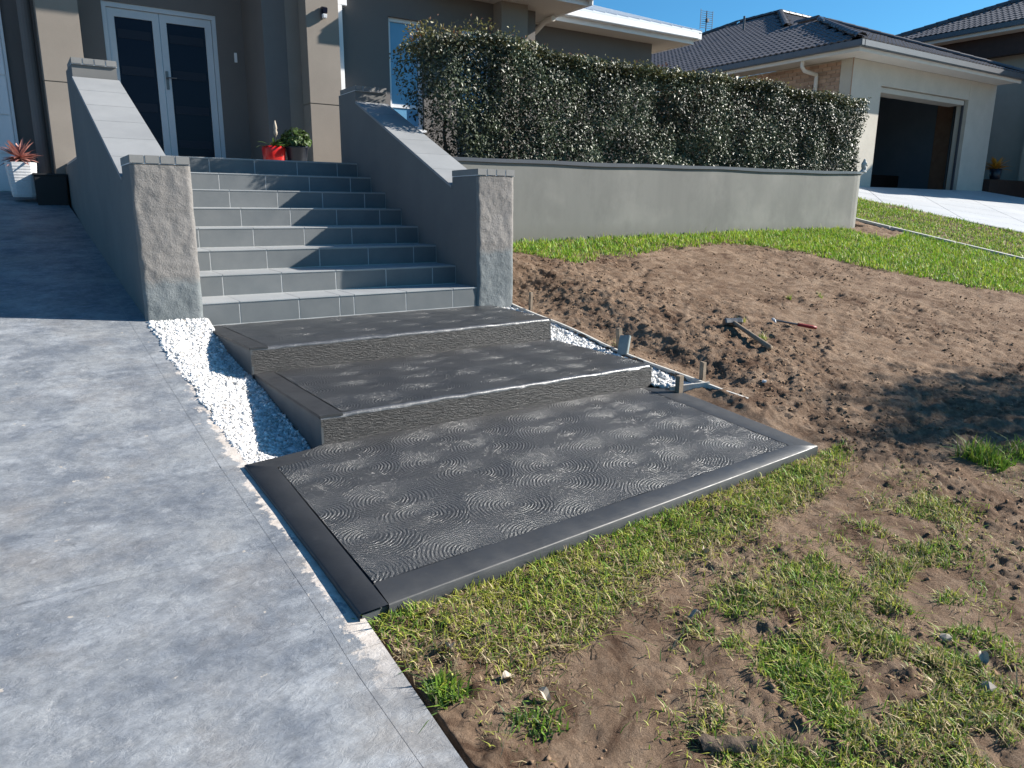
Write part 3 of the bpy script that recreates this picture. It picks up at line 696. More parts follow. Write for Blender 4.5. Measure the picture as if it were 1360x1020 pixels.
for a, b in ((dx0+.06, mid-.004), (mid+.004, dx1-.06)):
    s_ = .085; z0, z1 = 1.41, dz1-.065
    hp(MB().box(a, a+s_, DY+.05, DY+.10, z0, z1).box(b-s_, b, DY+.05, DY+.10, z0, z1).box(a+s_, b-s_, DY+.05, DY+.10, z0, z0+.09).box(a+s_, b-s_, DY+.05, DY+.10, z1-.10, z1), 'door_leaf', 'frame')
    hp(MB().box(a+s_, b-s_, DY+.07, DY+.085, z0+.09, z1-.10), 'door_glass', 'glass_dark')
    for k in range(4):
        zz = z0+.28+k*.46; hp(MB().box(a+s_+.03, b-s_-.03, DY+.062, DY+.069, zz, zz+.11), 'glass_band', 'glass_band')
hd = hp(MB().box(mid+.02, mid+.055, DY+.035, DY+.049, 2.46, 2.70).bevel(.004), 'handle_plate', 'steel')
hp(MB().tube([(mid+.037, DY+.04, 2.61), (mid+.037, DY-.01, 2.61), (mid+.15, DY-.015, 2.61)], .009, 8), 'door_handle', 'steel')
hp(MB().box(-.585, -.545, DY-.015, DY-.001, 2.90, 3.03).bevel(.004), 'doorbell', 'white')
# wall with windows
WY = 4.8
def wall_with(x0, x1, y, holes, z0, z1, mat, t=.2):
    xs = sorted({x0, x1, *[h[0] for h in holes], *[h[1] for h in holes]})
    for a, b in zip(xs[:-1], xs[1:]):
        h = [q for q in holes if q[0] <= a and q[1] >= b]
        if h: hp(MB().box(a, b, y, y+t, z0, h[0][2]), 'wall', mat); hp(MB().box(a, b, y, y+t, h[0][3], z1), 'wall', mat)
        else: hp(MB().box(a, b, y, y+t, z0, z1), 'wall', mat)
wins = [(1.375, 1.93, 2.05, 3.585), (2.60, 3.10, 2.42, 3.57)]
wall_with(-.131, .40, WY, [], .4, 4.95, WB); wall_with(.402, 3.975, WY, wins, .4, 4.0, WD)
for x0, x1, z0, z1 in wins:
    w = hp(MB().box(x0, x0+.05, WY+.06, WY+.12, z0, z1).box(x1-.05, x1, WY+.06, WY+.12, z0, z1).box(x0+.05, x1-.05, WY+.06, WY+.12, z0, z0+.05).box(x0+.05, x1-.05, WY+.06, WY+.12, z1-.05, z1), 'window', 'white')
    part(MB().box(x0+.05, x1-.05, WY+.09, WY+.10, z0+.05, z1-.05), 'pane', 'glass_sky', w)
    part(MB().box(x0-.02, x1+.02, WY-.03, WY+.058, z0-.045, z0-.002).bevel(.004), 'sill', 'white', w)
    if z1-z0 > 1.3: part(MB().box(x0+.05, x1-.05, WY+.075, WY+.125, z0+.30, z0+.35), 'transom', 'white', w)
hp(MB().box(3.17, 3.66, 4.56, WY-.001, .4, 3.999), 'wall_pier', WB)
hp(MB().box(3.775, 3.974, WY+.201, 5.5, .4, 4.0), 'wall', WD)
hp(MB().box(3.975, 7.22, 5.5, 5.7, .4, 4.0), 'wall', WD); hp(MB().box(7.02, 7.22, 5.701, 14, .4, 4.0), 'wall', WB)
# eaves: soffit, fascia, gutter
def eave(x0, x1, y0, y1, zs, fas='cream'):
    hp(MB().box(x0, x1, y0, y1, zs, zs+.04), 'soffit', 'cream'); hp(MB().box(x0, x1, y0-.022, y0-.001, zs-.02, zs+.16).bevel(.003), 'fascia', 'white')
    hp(MB().box(x0-.05, x1+.05, y0-.145, y0-.024, zs+.055, zs+.175).bevel(.012), 'gutter', 'white')
eave(2.0, 4.42, 4.02, 5.6, 4.0); hp(MB().box(.58, 1.94, 4.60, 5.6, 4.0, 4.04), 'soffit', 'cream'); eave(-3.75, .56, 4.22, 6.2, 4.95); eave(4.44, 7.80, 5.02, 5.8, 4.0)
hp(MB().box(4.421, 4.443, 3.9, 5.0, 3.98, 4.16), 'fascia', 'white'); hp(MB().box(7.801, 7.823, 5.0, 14, 3.98, 4.16), 'fascia', 'white'); hp(MB().box(7.825, 7.945, 4.90, 14, 4.055, 4.175).bevel(.012), 'gutter', 'white'); hp(MB().box(7.221, 7.80, 5.801, 14, 4.0, 4.04), 'soffit', 'cream')
# metal roofs with standing ribs
def metal_roof(eb, er, rt_, rb, n, vdir):
    p = [Vector(q) for q in (eb, er, rt_, rb)]
    r = hp(MB().prism(p, (0, 0, .03)), 'roof', 'metalroof')
    for k in range(n+1):
        t = k/n; a = p[0]+(p[1]-p[0])*t; b = a+vdir*((p[2]-p[0]).dot(vdir)/vdir.dot(vdir)) if False else p[3]+(p[2]-p[3])*t
        part(MB().tube([a+Vector((0, 0, .035)), b+Vector((0, 0, .035))], .012, 5), 'rib', 'metalroof', r)
tn = math.tan(R(20))
metal_roof((1.5, 4.88, 4.17), (7.92, 4.88, 4.17), (4.92, 7.88, 4.17+3*tn), (1.5, 7.88, 4.17+3*tn), 24, Vector((0, 1, tn)))
hp(MB().prism([(7.925, 4.885, 4.17), (7.925, 14, 4.17), (4.925, 14, 4.17+3*tn), (4.925, 7.885, 4.17+3*tn)], (0, 0, .028)), 'roof', 'metalroof')
metal_roof((2.0, 3.88, 4.19), (4.5, 3.88, 4.19), (2.5, 5.88, 4.19+2*tn), (2.0, 5.88, 4.19+2*tn), 10, Vector((0, 1, tn)))
hp(MB().prism([(4.505, 3.885, 4.19), (4.505, 6.5, 4.19), (2.505, 6.5, 4.19+2*tn), (2.505, 5.885, 4.19+2*tn)], (0, 0, .028)), 'roof', 'metalroof')
hp(MB().prism([(-3.85, 4.06, 5.14), (.66, 4.06, 5.14), (.66, 8.5, 5.14+4.4*tn), (-3.85, 8.5, 5.14+4.4*tn)], (0, 0, .03)), 'roof', 'metalroof')
hp(MB().tube([(4.30, 4.75, 3.93), (4.30, 4.98, 3.93), (4.30, 5.30, 3.80), (4.30, 5.44, 3.72), (4.30, 5.44, .6)], .045, 10), 'downpipe', 'cream')
# downpipe beside the right column
hp(MB().box(.555, .625, 4.66, 4.73, 1.0, 3.60).bevel(.006), 'downpipe', 'white'); hp(MB().box(.54, .70, 4.665, 4.785, 3.60, 3.76).bevel(.006), 'rainwater_head', 'white')
# garage at the left
hp(MB().box(-3.335, -2.90, 6.001, 6.2, .3, 4.7), 'wall', WD)
gd = hp(MB().box(-3.365, -3.336, 5.97, 6.15, .3, 3.5), 'garage_door_frame', 'white')
gdr = hp(MB().box(-8.5, -3.366, 6.08, 6.12, 1.0, 3.5), 'garage_door', 'white')
for k in range(5): part(MB().box(-8.4, -3.375, 6.062, 6.078, 1.06+k*.48, 1.06+k*.48+.465).bevel(.006), 'door_panel', 'white', gdr)
hp(MB().box(-8.5, -3.337, 6.0, 6.2, 3.502, 4.7), 'wall', WD)
hp(MB().tube([(-3.10, 5.5, 1.1), (-3.10, 5.5, 4.7)], .072, 14), 'downpipe', WD)
# wall lamp on the right column
lamp = thing('wall_lamp', 'small grey wall lamp on the front of the right porch column', 'lamp', (.29, 4.5, 3.4))
part(MB().box(0.251, 0.326, 4.465, 4.499, 3.360, 3.490).bevel(.008), 'lamp_housing', 'slate', lamp)
part(MB().hexa([(0.254, 4.415, 3.410), (0.323, 4.415, 3.410), (0.323, 4.464, 3.400), (0.254, 4.464, 3.400)], [(0.254, 4.400, 3.470), (0.323, 4.400, 3.470), (0.323, 4.464, 3.495), (0.254, 4.464, 3.495)]).bevel(.006), 'solar_panel', 'glass_dark', lamp)
part(MB().hexa([(0.264, 4.420, 3.345), (0.313, 4.420, 3.345), (0.313, 4.480, 3.345), (0.264, 4.480, 3.345)], [(0.258, 4.410, 3.395), (0.319, 4.410, 3.395), (0.319, 4.464, 3.397), (0.258, 4.464, 3.397)]).bevel(.006), 'lens', 'white', lamp)

# ------------------------------------------------------------------ potted plants
def blades(c, n, ln, w, el, mat='softleaf', col=(.06, .11, .03), seg=4, droop=.5, name='leaves', parent=None, colj=.4):
    V = []; T = []; C = []
    for i in range(n):
        az = random.uniform(0, 6.283); e = R(random.uniform(*el)); l = ln*random.uniform(.7, 1.15); ca, sa = math.cos(az), math.sin(az); o = len(V); k = 1+random.uniform(-colj, colj)
        r, z = 0.0, 0.0; prev = None
        for j in range(seg+1):
            t = j/seg; ww = w*(math.sin(math.pi*min(1, .18+.82*t))**.7 if j < seg else .05)
            V += [(c[0]+r*ca-sa*ww/2, c[1]+r*sa+ca*ww/2, c[2]+z+ww*.2), (c[0]+r*ca, c[1]+r*sa, c[2]+z), (c[0]+r*ca+sa*ww/2, c[1]+r*sa-ca*ww/2, c[2]+z+ww*.2)]
            C += [tuple(q*k for q in col)]*3
            ee = e-droop*t*1.3; r += l/seg*math.cos(ee); z += l/seg*math.sin(ee)
        for j in range(seg):
            b = o+j*3; T += [(b, b+1, b+4), (b, b+4, b+3), (b+1, b+2, b+5), (b+1, b+5, b+4)]
    q = LOC.get(parent, (0, 0, 0)); V = np.array(V)-np.array(q)
    return link(tri_mesh(name, V, T, mat, np.array(C)), name, None, parent)
pr_ = thing('potted_plant', 'red glazed pot with strap leaves and pale flower spike at stair top', 'potted plant', (-.632, 4.0, 1.4))
part(MB().lathe((-.632, 4.0, 1.4), [(.100, 0), (.120, .02), (.132, .20), (.127, .235), (.112, .235), (.110, .20)], 20, 4), 'pot', 'red', pr_, True)
part(MB().lathe((-.632, 4.0, 1.565), [(.104, 0), (.104, .008)], 16, 4), 'soil', 'soilbed', pr_)
blades((-.62, 4.0, 1.575), 16, .24, .035, (35, 80), col=(.10, .17, .045), parent=pr_, droop=.9); blades((-.67, 3.99, 1.575), 5, .32, .032, (25, 55), col=(.05, .09, .035), parent=pr_, droop=1.0, name='long_leaves')
part(MB().lathe((-.60, 3.98, 1.62), [(.008, 0), (.009, .15), (.022, .16), (.026, .19), (.016, .22), (.024, .235), (.020, .27), (.006, .33)], 8), 'flower_spike', 'beige', pr_, True)
pn = thing('potted_plant', 'dark blue pot with bushy green plant beside the red pot', 'potted plant', (-.345, 3.98, 1.4))
part(MB().lathe((-.345, 3.98, 1.4), [(.105, 0), (.118, .01), (.150, .22), (.160, .225), (.160, .25), (.148, .25), (.145, .22)], 24), 'pot', 'navy', pn, True)
part(MB().lathe((-.345, 3.98, 1.61), [(.144, 0), (.144, .01)], 18), 'soil', 'soilbed', pn)
n = 420; a = rng.random(n)*6.28; e = np.arccos(1-rng.random(n)*1.2); rr = .19*(.75+.3*rng.random(n)); P_ = np.stack([-.345+rr*np.sin(e)*np.cos(a), 3.98+rr*np.sin(e)*np.sin(a), 1.66+.95*rr*np.cos(e)+.03], 1)
N_ = P_-np.array([-.345, 3.98, 1.62])+.06*rng.standard_normal((n, 3)); c = np.array([.07, .12, .03])*(.5+.9*rng.random((n, 1)))
link(leaf_mesh('foliage', P_-np.array(LOC[pn]), N_, .058, c, 'softleaf', .6), 'foliage', None, pn)
for k in range(7):
    aa = k*.9; part(MB().tube([(-.345, 3.98, 1.62), (-.345+.06*math.cos(aa), 3.98+.06*math.sin(aa), 1.70), (-.345+.13*math.cos(aa), 3.98+.13*math.sin(aa), 1.78)], [.006, .005, .003], 5), 'stem', 'bark', pn)
pw = thing('potted_plant', 'pink succulent rosette in a white ribbed planter by the garage', 'potted plant', (-3.36, 5.2, 1.0))
rb = []
for k in range(23): rb += [(.128+(.0025 if k % 2 else 0)+.0016*k, .02+k*.0165)]
part(MB().lathe((-3.36, 5.2, .98), [(.12, 0)]+rb+[(.165, .41), (.150, .41), (.148, .36)], 24, 5), 'planter', 'concpot', pw, False)
part(MB().lathe((-3.36, 5.2, 1.33), [(.148, 0), (.148, .01)], 16, 5), 'soil', 'soilbed', pw)
blades((-3.36, 5.2, 1.44), 60, .24, .05, (-25, 85), col=(.42, .20, .17), parent=pw, droop=.15, colj=.35)
part(MB().tube([(-3.36, 5.2, 1.33), (-3.36, 5.2, 1.46)], .02, 6), 'stem', 'bark', pw)
bp_ = thing('planter_trough', 'low black planter box at the foot of the porch column by the garage', 'planter', (-3.08, 5.0, .9))
part(MB().hexa([(-3.24, 4.92, .80), (-2.93, 4.92, .80), (-2.93, 5.19, .80), (-3.24, 5.19, .80)], [(-3.25, 4.90, 1.235), (-2.91, 4.90, 1.235), (-2.91, 5.19, 1.235), (-3.25, 5.19, 1.235)]).bevel(.006), 'box', 'black', bp_)
part(MB().box(-3.262, -2.90, 4.885, 5.195, 1.236, 1.262).bevel(.006), 'rim', 'black', bp_)

# ------------------------------------------------------------------ neighbour's garage house
nb = thing('house', 'pale neighbouring house with open garage and charcoal tiled roof', 'house', (16, 5.1, 1.45))
npx = lambda mb, n, m, p=nb: part(mb, n, m, p)
GY, EZ = 5.1, 4.33
npx(MB().box(13.15, 14.40, GY, GY+.3, .9, EZ).bevel(.005), 'pillar', 'nwall'); npx(MB().box(18.56, 20.0, GY, GY+.3, .9, EZ).bevel(.005), 'pillar', 'nwall')
npx(MB().box(14.402, 18.558, GY+.004, GY+.296, 3.835, EZ), 'lintel', 'nwall'); npx(MB().box(19.72, 19.999, GY+.302, 8.9, .9, EZ), 'wall', 'nwall')
npx(MB().box(14.402, 14.43, GY+.10, GY+.16, 1.45, 3.83), 'door_track', 'slate'); npx(MB().box(18.525, 18.556, GY+.10, GY+.16, 1.45, 3.83), 'door_track', 'slate'); npx(MB().box(14.46, 18.49, GY+.08, GY+.5, 3.70, 3.82), 'rolled_door_edge', 'nwall')
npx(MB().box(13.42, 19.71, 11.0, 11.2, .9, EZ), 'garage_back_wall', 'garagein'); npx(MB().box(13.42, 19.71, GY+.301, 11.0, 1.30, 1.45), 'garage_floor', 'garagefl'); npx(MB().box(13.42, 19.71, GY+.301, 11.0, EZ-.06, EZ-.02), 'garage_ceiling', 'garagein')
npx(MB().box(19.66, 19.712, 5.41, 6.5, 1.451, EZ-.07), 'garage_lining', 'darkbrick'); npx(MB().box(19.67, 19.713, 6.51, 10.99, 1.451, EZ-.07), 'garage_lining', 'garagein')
npx(MB().box(17.9, 19.6, 7.4, 9.9, 1.451, 1.95).bevel(.01), 'storage_bench', 'darkwood'); npx(MB().tube([(19.55, 5.95, 1.45), (19.55, 5.95, 3.9)], .04, 8), 'post', 'slate')
# brick side wall: backing and single bricks (those that show, above the hedge)
sw = npx(MB().box(13.172, 13.40, GY+.302, 17.9, .9, EZ), 'side_wall', 'mortar')
bme = MB().box(0, .02, 0, .23, 0, .076).bevel(.003).mesh('brick'); hme = MB().box(0, .02, 0, .112, 0, .076).bevel(.003).mesh('brick')
far = MB(); cnt = 0
for r_ in range(39):
    z = .95+r_*.086
    if z+.076 > EZ: break
    y = GY+.31+(0 if r_ % 2 else -.12)
    while y < 17.6:
        y0 = max(y, GY+.304)
        if z > 2.75 and y < 9.2 and y0 == y: inst(bme, 'brick', 'brick', sw, (13.155, y, z)); cnt += 1
        elif y0 == y: far.box(13.155, 13.1715, y, y+.23, z, z+.076)
        elif z > 2.75: inst(hme, 'brick', 'brick', sw, (13.155, y0, z))
        else: far.box(13.155, 13.1715, y0, y0+.112, z, z+.076)
        y += .24
tag(part(far, 'bricks', 'brick', sw), kind='stuff')
npx(MB().box(12.42, 13.154, GY-.6, 17.9, EZ, EZ+.03), 'soffit', 'cream'); npx(MB().box(13.156, 19.95, GY-.6, GY-.002, EZ+.001, EZ+.03), 'soffit', 'cream')
npx(MB().box(12.40, 12.419, GY-.62, 17.9, EZ-.03, EZ+.13), 'fascia', 'cream'); npx(MB().box(12.42, 19.95, GY-.622, GY-.602, EZ-.03, EZ+.13), 'fascia', 'cream')
npx(MB().box(12.28, 12.398, GY-.74, 17.9, EZ+.05, EZ+.185).bevel(.012), 'gutter', 'slate'); npx(MB().box(12.40, 20.05, GY-.74, GY-.624, EZ+.05, EZ+.185).bevel(.012), 'gutter', 'slate')
npx(MB().box(12.60, 17.0, GY-.66, GY-.63, EZ+.187, EZ+.215), 'gutter_edge_trim', 'white')
npx(MB().tube([(12.52, 6.0, EZ+.02), (12.52, 6.0, EZ-.14), (12.62, 6.0, EZ-.22), (13.09, 6.0, EZ-.26), (13.10, 6.0, EZ-.36), (13.10, 6.0, 1.0)], .045, 10), 'downpipe', 'cream')
npx(MB().tube([(13.14, GY-.02, 1.0), (13.14, GY-.02, EZ)], .012, 6), 'corner_trim', 'brick')

# roof planes of overlapping tiles
def tile_mesh():
    n = 12; w, l = .33, .40; P0 = []; rowsn = []
    for (v, dz) in ((0, -.028), (0, 0.0), (l, .0)):
        row = []
        for j in range(n+1):
            u = w*j/n; h = .030*(math.cos(2*math.pi*j/n*2)*.5+.5)**.8
            row.append((u, v, .030+h*(1 if dz == 0 else .9)+dz-(.022 if v > 0 else 0)))
        rowsn.append(row)
    return MB().grid(rowsn)
TM = tile_mesh(); TME = TM.mesh('roof_tile', smooth=False)
def tiled_plane(parent, org, U, V, poly, near_n, deck_pts, capn='roof'):
    """org corner, U unit along eave, V unit up slope, poly in (u, v) metres"""
    org, U, V = Vector(org), Vector(U).normalized(), Vector(V).normalized(); N = U.cross(V)
    rf = part(MB().prism([org+U*u+V*v-N*.01 for u, v in poly], -N*.04), capn, 'deck', parent)
    us = [p[0] for p in poly]; vsn = [p[1] for p in poly]; cells = []
    r_ = 0; v = 0.0
    while v < max(vsn):
        u = min(us)-(.165 if r_ % 2 else 0)
        while u < max(us):
            if in_poly(np.array([u+.165]), np.array([min(v+.16, max(vsn)-.01)]), poly)[0]: cells.append((u, v))
            u += .331
        v += .335; r_ += 1
    W = lambda u, v: org+U*u+V*v
    cells.sort(key=lambda c: (W(*c)-CAM).length)
    rot = Matrix((U, V, N)).transposed().to_euler()
    for k, (u, v) in enumerate(cells[:near_n]): inst(TME, 'roof_tile', 'rooftile', rf, tuple(W(u, v)), rot)
    rest = MB()
    for (u, v) in cells[near_n:]:
        rest.add([W(u, v)+U*a+V*b+N*c for a, b, c in TM.v], TM.f)
    if rest.v: tag(part(rest, 'roof_tiles', 'rooftile', rf), kind='stuff')
    return rf
def ridge_caps(parent, a, b, n_r=.085):
    a, b = Vector(a), Vector(b); d = (b-a).normalized(); s = d.cross(Vector((0, 0, 1))).normalized(); u = s.cross(d); n = int((b-a).length/.36)
    for k in range(n):
        p = a+d*(k*.36); q = p+d*.40; rows = []
        for pt, rr in ((p, n_r*1.12), (q, n_r)):
            rows.append([pt+s*(rr*1.25*math.cos(t))+u*(rr*math.sin(t)+.015) for t in np.linspace(0, math.pi, 7)])
        part(MB().grid(rows), 'ridge_cap', 'rooftile', parent)
PT = .414; x0, y0, ez = 12.33, GY-.68, EZ+.185
sl_ = math.hypot(1, PT)
# left plane: eave along Y at x0; u axis must give normal outwards: U = -Y, V = +X up
AX, AY = 16.15, 8.30; az_ = ez+PT*(AX-x0)                     # garage hip apex
HY = 9.35; MX, MY = 19.6, 12.35; mz = ez+PT*(MX-x0); RY = 14.2
Ltot = 18.2
def LP(x, y): return (Ltot-y, (x-x0)*sl_)
polyLf = [LP(x0, Ltot), LP(x0, y0), LP(AX, AY), LP(AX, HY), LP(MX, MY), LP(MX, RY), LP(14.5, Ltot)]
rfL = tiled_plane(nb, (x0, Ltot, ez), (0, -1, 0), (1, 0, PT), polyLf, 300, None)
fs = (az_-ez)/(AY-y0); xr = 2*AX-x0
polyF = [(0, 0), (xr-x0, 0), (AX-x0, (AY-y0)*math.hypot(1, fs))]
tiled_plane(nb, (x0, y0, ez), (1, 0, 0), (0, 1, fs), polyF, 130, None)
# right side of the garage roof and front plane of the main roof
part(MB().prism([(AX, AY, az_), (xr, y0, ez), (xr, 11, ez), (AX, 11, az_)], (0, 0, -.05)), 'roof', 'rooftile', nb)
fm = (mz-az_)/(MY-HY); p0 = Vector((AX, HY, az_))
Um = Vector((1, 0, 0)); Vm = Vector((0, 1, fm)).normalized()
tiled_plane(nb, tuple(p0), (1, 0, 0), (0, 1, fm), [(0, 0), (7, 0), (7, (MY-HY)*math.hypot(1, fm)), (MX-AX, (MY-HY)*math.hypot(1, fm))], 60, None)
for a, b in (((x0, y0, ez+.03), (AX, AY, az_+.03)), ((AX, AY, az_+.04), (AX, HY, az_+.04)), ((AX, HY, az_+.03), (MX, MY, mz+.03)), ((MX, MY, mz+.03), (MX, RY, mz+.03)), ((MX, RY, mz+.03), (14.5, Ltot, ez+PT*2.2)), ((xr, y0, ez+.03), (AX, AY, az_+.03)), ((MX, MY, mz+.03), (23, MY, mz+.03))):
    ridge_caps(nb, a, b)
# vent pipe and television antenna
npx(MB().tube([(17.6, 12.2, 6.6), (17.6, 12.2, 7.15)], .035, 8), 'vent_pipe', 'slate')
an = thing('television_antenna', 'grid television antenna on a mast above the neighbouring roof', 'antenna', (18.8, 15.0, 6.9))
part(MB().tube([(18.8, 15, 6.4), (18.8, 15, 8.02)], .02, 6), 'mast', 'slate', an)
for k in range(9): part(MB().tube([(18.47, 14.98, 7.42+k*.07), (19.10, 14.98, 7.44+k*.07)], .009, 5), 'element', 'slate', an)
for xx_ in (18.47, 19.10): part(MB().tube([(xx_, 14.98, 7.36), (xx_, 14.98, 8.04)], .012, 5), 'side_bar', 'slate', an)
part(MB().box(18.74, 18.86, 14.9, 15.0, 7.62, 7.74).bevel(.01), 'junction_box', 'slate', an)

# ------------------------------------------------------------------ wing further right
wg = thing('house', 'neighbouring entry wing with high tiled roof at the right edge', 'house', (23, 8, 1.5))
EX, E2 = 22.0, 6.18
part(MB().box(EX+.02, EX+1.0, 1.0, 9.6, E2-.02, E2+.02), 'soffit', 'cream', wg); part(MB().box(EX-.02, EX+.019, 1.0, 9.6, E2-.03, E2+.17), 'fascia', 'cream', wg); part(MB().box(EX-.14, EX-.021, 1.0, 9.6, E2+.06, E2+.20).bevel(.012), 'gutter', 'slate', wg)
part(MB().box(EX+.5, EX+.75, 1.0, 9.6, E2-.62, E2-.021), 'beam', 'darkwood', wg); part(MB().box(EX+1.0, EX+1.2, 1.0, 12.0, 1.0, E2), 'wall', 'beige', wg)
part(MB().box(EX+.55, EX+.9, 4.9, 5.3, 1.0, E2-.63), 'post', 'beige', wg)
tiled_plane(wg, (EX-.08, 10.4, E2+.2), (0, -1, 0), (1, 0, .40), [(0, 0), (9.4, 0), (9.4, 5.0), (5.0, 5.0)], 200, None)
ridge_caps(wg, (EX-.08, 10.4, E2+.20), (EX-.08+4.64, 5.4, E2+.20+1.857), .12)
dk = thing('planter_wall', 'low dark timber planter edge beside the open garage', 'planter', (21, 4.8, 1.5))
part(MB().box(20.05, 26, 4.95, 5.2, 1.0, 1.80).bevel(.01), 'front_board', 'darkwood', dk); part(MB().box(20.05, 20.3, 5.21, 8.0, 1.0, 1.80).bevel(.01), 'side_board', 'darkwood', dk); part(MB().box(20.31, 26, 5.21, 8, 1.0, 1.74), 'soil', 'soilbed', dk)
po = thing('potted_plant', 'orange leaved bromeliad in a dark pot beside the open garage', 'potted plant', (20.55, 5.06, 1.8))
part(MB().lathe((20.55, 5.06, 1.8), [(.10, 0), (.13, .02), (.17, .30), (.155, .30), (.15, .27)], 18), 'pot', 'navy', po, True)
part(MB().lathe((20.55, 5.06, 2.05), [(.15, 0), (.15, .01)], 14), 'soil', 'soilbed', po)
blades((20.55, 5.06, 2.06), 44, .42, .07, (10, 80), col=(.55, .24, .03), parent=po, droop=.5)

# ------------------------------------------------------------------ neighbour's paved driveway, edging kerb
nd = thing('driveway', 'pale diagonally jointed driveway of the neighbouring garage', 'driveway', (15, 2, 1)); del nd['category']; nd['kind'] = 'structure'
def NZ(y): return .545+.1845*(y-.09) if y < 5.1 else 1.47
quad = [(11.1, -6), (20.04, -6), (20.04, 5.09), (11.1, 5.09)]
def clip(poly, n, d):
    out = []
    for i in range(len(poly)):
        a, b = poly[i], poly[(i+1) % len(poly)]; fa, fb_ = a[0]*n[0]+a[1]*n[1]-d, b[0]*n[0]+b[1]*n[1]-d
        if fa >= 0: out.append(a)
        if fa*fb_ < 0: t = fa/(fa-fb_); out.append((a[0]+(b[0]-a[0])*t, a[1]+(b[1]-a[1])*t))
    return out
th = R(38); e1, e2 = (math.cos(th), math.sin(th)), (-math.sin(th), math.cos(th)); S = 1.25
for i in range(-16, 24):
    for j in range(-16, 18):
        o_ = (15+e1[0]*i*S+e2[0]*j*S, 1+e1[1]*i*S+e2[1]*j*S)
        q_ = [(o_[0]+e1[0]*a*S+e2[0]*b*S, o_[1]+e1[1]*a*S+e2[1]*b*S) for a, b in ((.006, .006), (.994, .006), (.994, .994), (.006, .994))]
        for n_, d_ in (((1, 0), 11.1), ((-1, 0), -20.04), ((0, 1), -6), ((0, -1), -5.09)):
            q_ = clip(q_, n_, d_) if len(q_) > 2 else []
        if len(q_) > 2: part(MB().prism([(x, y, NZ(y)-.06) for x, y in q_], (0, 0, .06)), 'paving_panel', 'paving', nd)
part(MB().grid([[(x, y, NZ(y)-.02) for x in (11.11, 20.03)] for y in (-6, 5.08)]), 'bedding', 'concrete', nd)
part(MB().hexa([(11.02, -6, NZ(-6)-.2), (11.095, -6, NZ(-6)-.2), (11.095, 5.08, NZ(5.08)-.2), (11.02, 5.08, NZ(5.08)-.2)], [(11.02, -6, NZ(-6)-.004), (11.095, -6, NZ(-6)-.004), (11.095, 5.08, NZ(5.08)-.004), (11.02, 5.08, NZ(5.08)-.004)]), 'edge_band', 'concrete', nd)
eg = thing('edging_kerb', 'pale concrete edging kerb between the lawn and neighbouring verge', 'kerb', (9, -.5, .5))
y = 4.6
while y > -4.5:
    l = 1.1; a, b = y, y-l+.012
    za, zb = float(G0(np.array(9.), np.array(a)))+.05, float(G0(np.array(9.), np.array(b)))+.05
    w = .006*math.sin(y*7); part(MB().hexa([(8.95+w, b, zb-.2), (9.06+w, b, zb-.2), (9.06+w, a, za-.2), (8.95+w, a, za-.2)], [(8.955+w, b, zb), (9.055+w, b, zb), (9.055+w, a, za), (8.955+w, a, za)]).bevel(.008), 'kerb_block', 'concrete', eg); y -= l

# ------------------------------------------------------------------ garden statue on the wall end
st = thing('garden_statue', 'small white kneeling garden figure on the end of the retaining wall', 'statue', (8.46, 1.60, ret_top(8.5)))
me = bpy.data.meshes.new('figure'); sc_ = .235
SV = [(0, 0, .30), (0, .02, .50), (.03, .03, .68), (.06, 0, .80), (.09, -.02, .93), (.16, -.07, .24), (.02, -.12, .08), (-.12, -.10, .08), (.16, .10, .24), (.02, .14, .08), (-.12, .13, .08), (.12, -.14, .60), (.26, -.12, .44), (.34, -.02, .50), (.10, .16, .60), (.26, .12, .44)]
SE = [(0, 1), (1, 2), (2, 3), (3, 4), (0, 5), (5, 6), (6, 7), (0, 8), (8, 9), (9, 10), (2, 11), (11, 12), (12, 13), (2, 14), (14, 15), (15, 13)]
me.from_pydata([(x*sc_, y*sc_, z*sc_) for x, y, z in SV], SE, []); fo = bpy.data.objects.new('figure', me); COL.objects.link(fo); fo.parent = st
md = fo.modifiers.new('skin', 'SKIN'); fo.modifiers.new('sub', 'SUBSURF').levels = 2; fo.modifiers['sub'].render_levels = 2
SR = [.16, .14, .15, .07, .12, .11, .09, .05, .11, .09, .05, .07, .05, .06, .07, .05]
for k, s_ in enumerate(me.skin_vertices[0].data): s_.radius = (SR[k]*sc_, SR[k]*sc_); s_.use_root = (k == 0)
me.materials.append(M['stone'])
part(MB().lathe((8.46, 1.60, ret_top(8.5)), [(.055, 0.001), (.058, .015), (.05, .022)], 14), 'plinth', 'stone', st)

# ------------------------------------------------------------------ tools lying on the dirt
def gz(x, y): return float(ground_z(np.array(x), np.array(y)))
a, b = Vector((1.62, -1.64, 0)), Vector((1.44, -2.19, 0)); a.z, b.z = gz(a.x, a.y)+.045, gz(b.x, b.y)+.03
ml = thing('sledge_hammer', 'timber handled sledge hammer lying on the bare dirt', 'hammer', tuple(a))
part(MB().tube([a+(a-b).normalized()*.03, a+(b-a)*.35, a+(b-a)*.7, b], [.018, .019, .021, .023], 10), 'handle', 'timber', ml, True)
d_ = (b-a).normalized(); s_ = d_.cross(Vector((0, 0, 1))).normalized()
part(MB().tube([a-s_*.085, a-s_*.075, a-s_*.03, a+s_*.03, a+s_*.075, a+s_*.085], [.028, .036, .033, .033, .036, .028], 8), 'head', 'steel', ml)
a, b = Vector((2.12, -1.69, 0)), Vector((2.40, -1.935, 0)); a.z, b.z = gz(a.x, a.y)+.03, gz(b.x, b.y)+.022
hm = thing('claw_hammer', 'small claw hammer with red grip lying on the dirt', 'hammer', tuple(a)); d_ = (b-a).normalized(); s_ = d_.cross(Vector((0, 0, 1))).normalized()
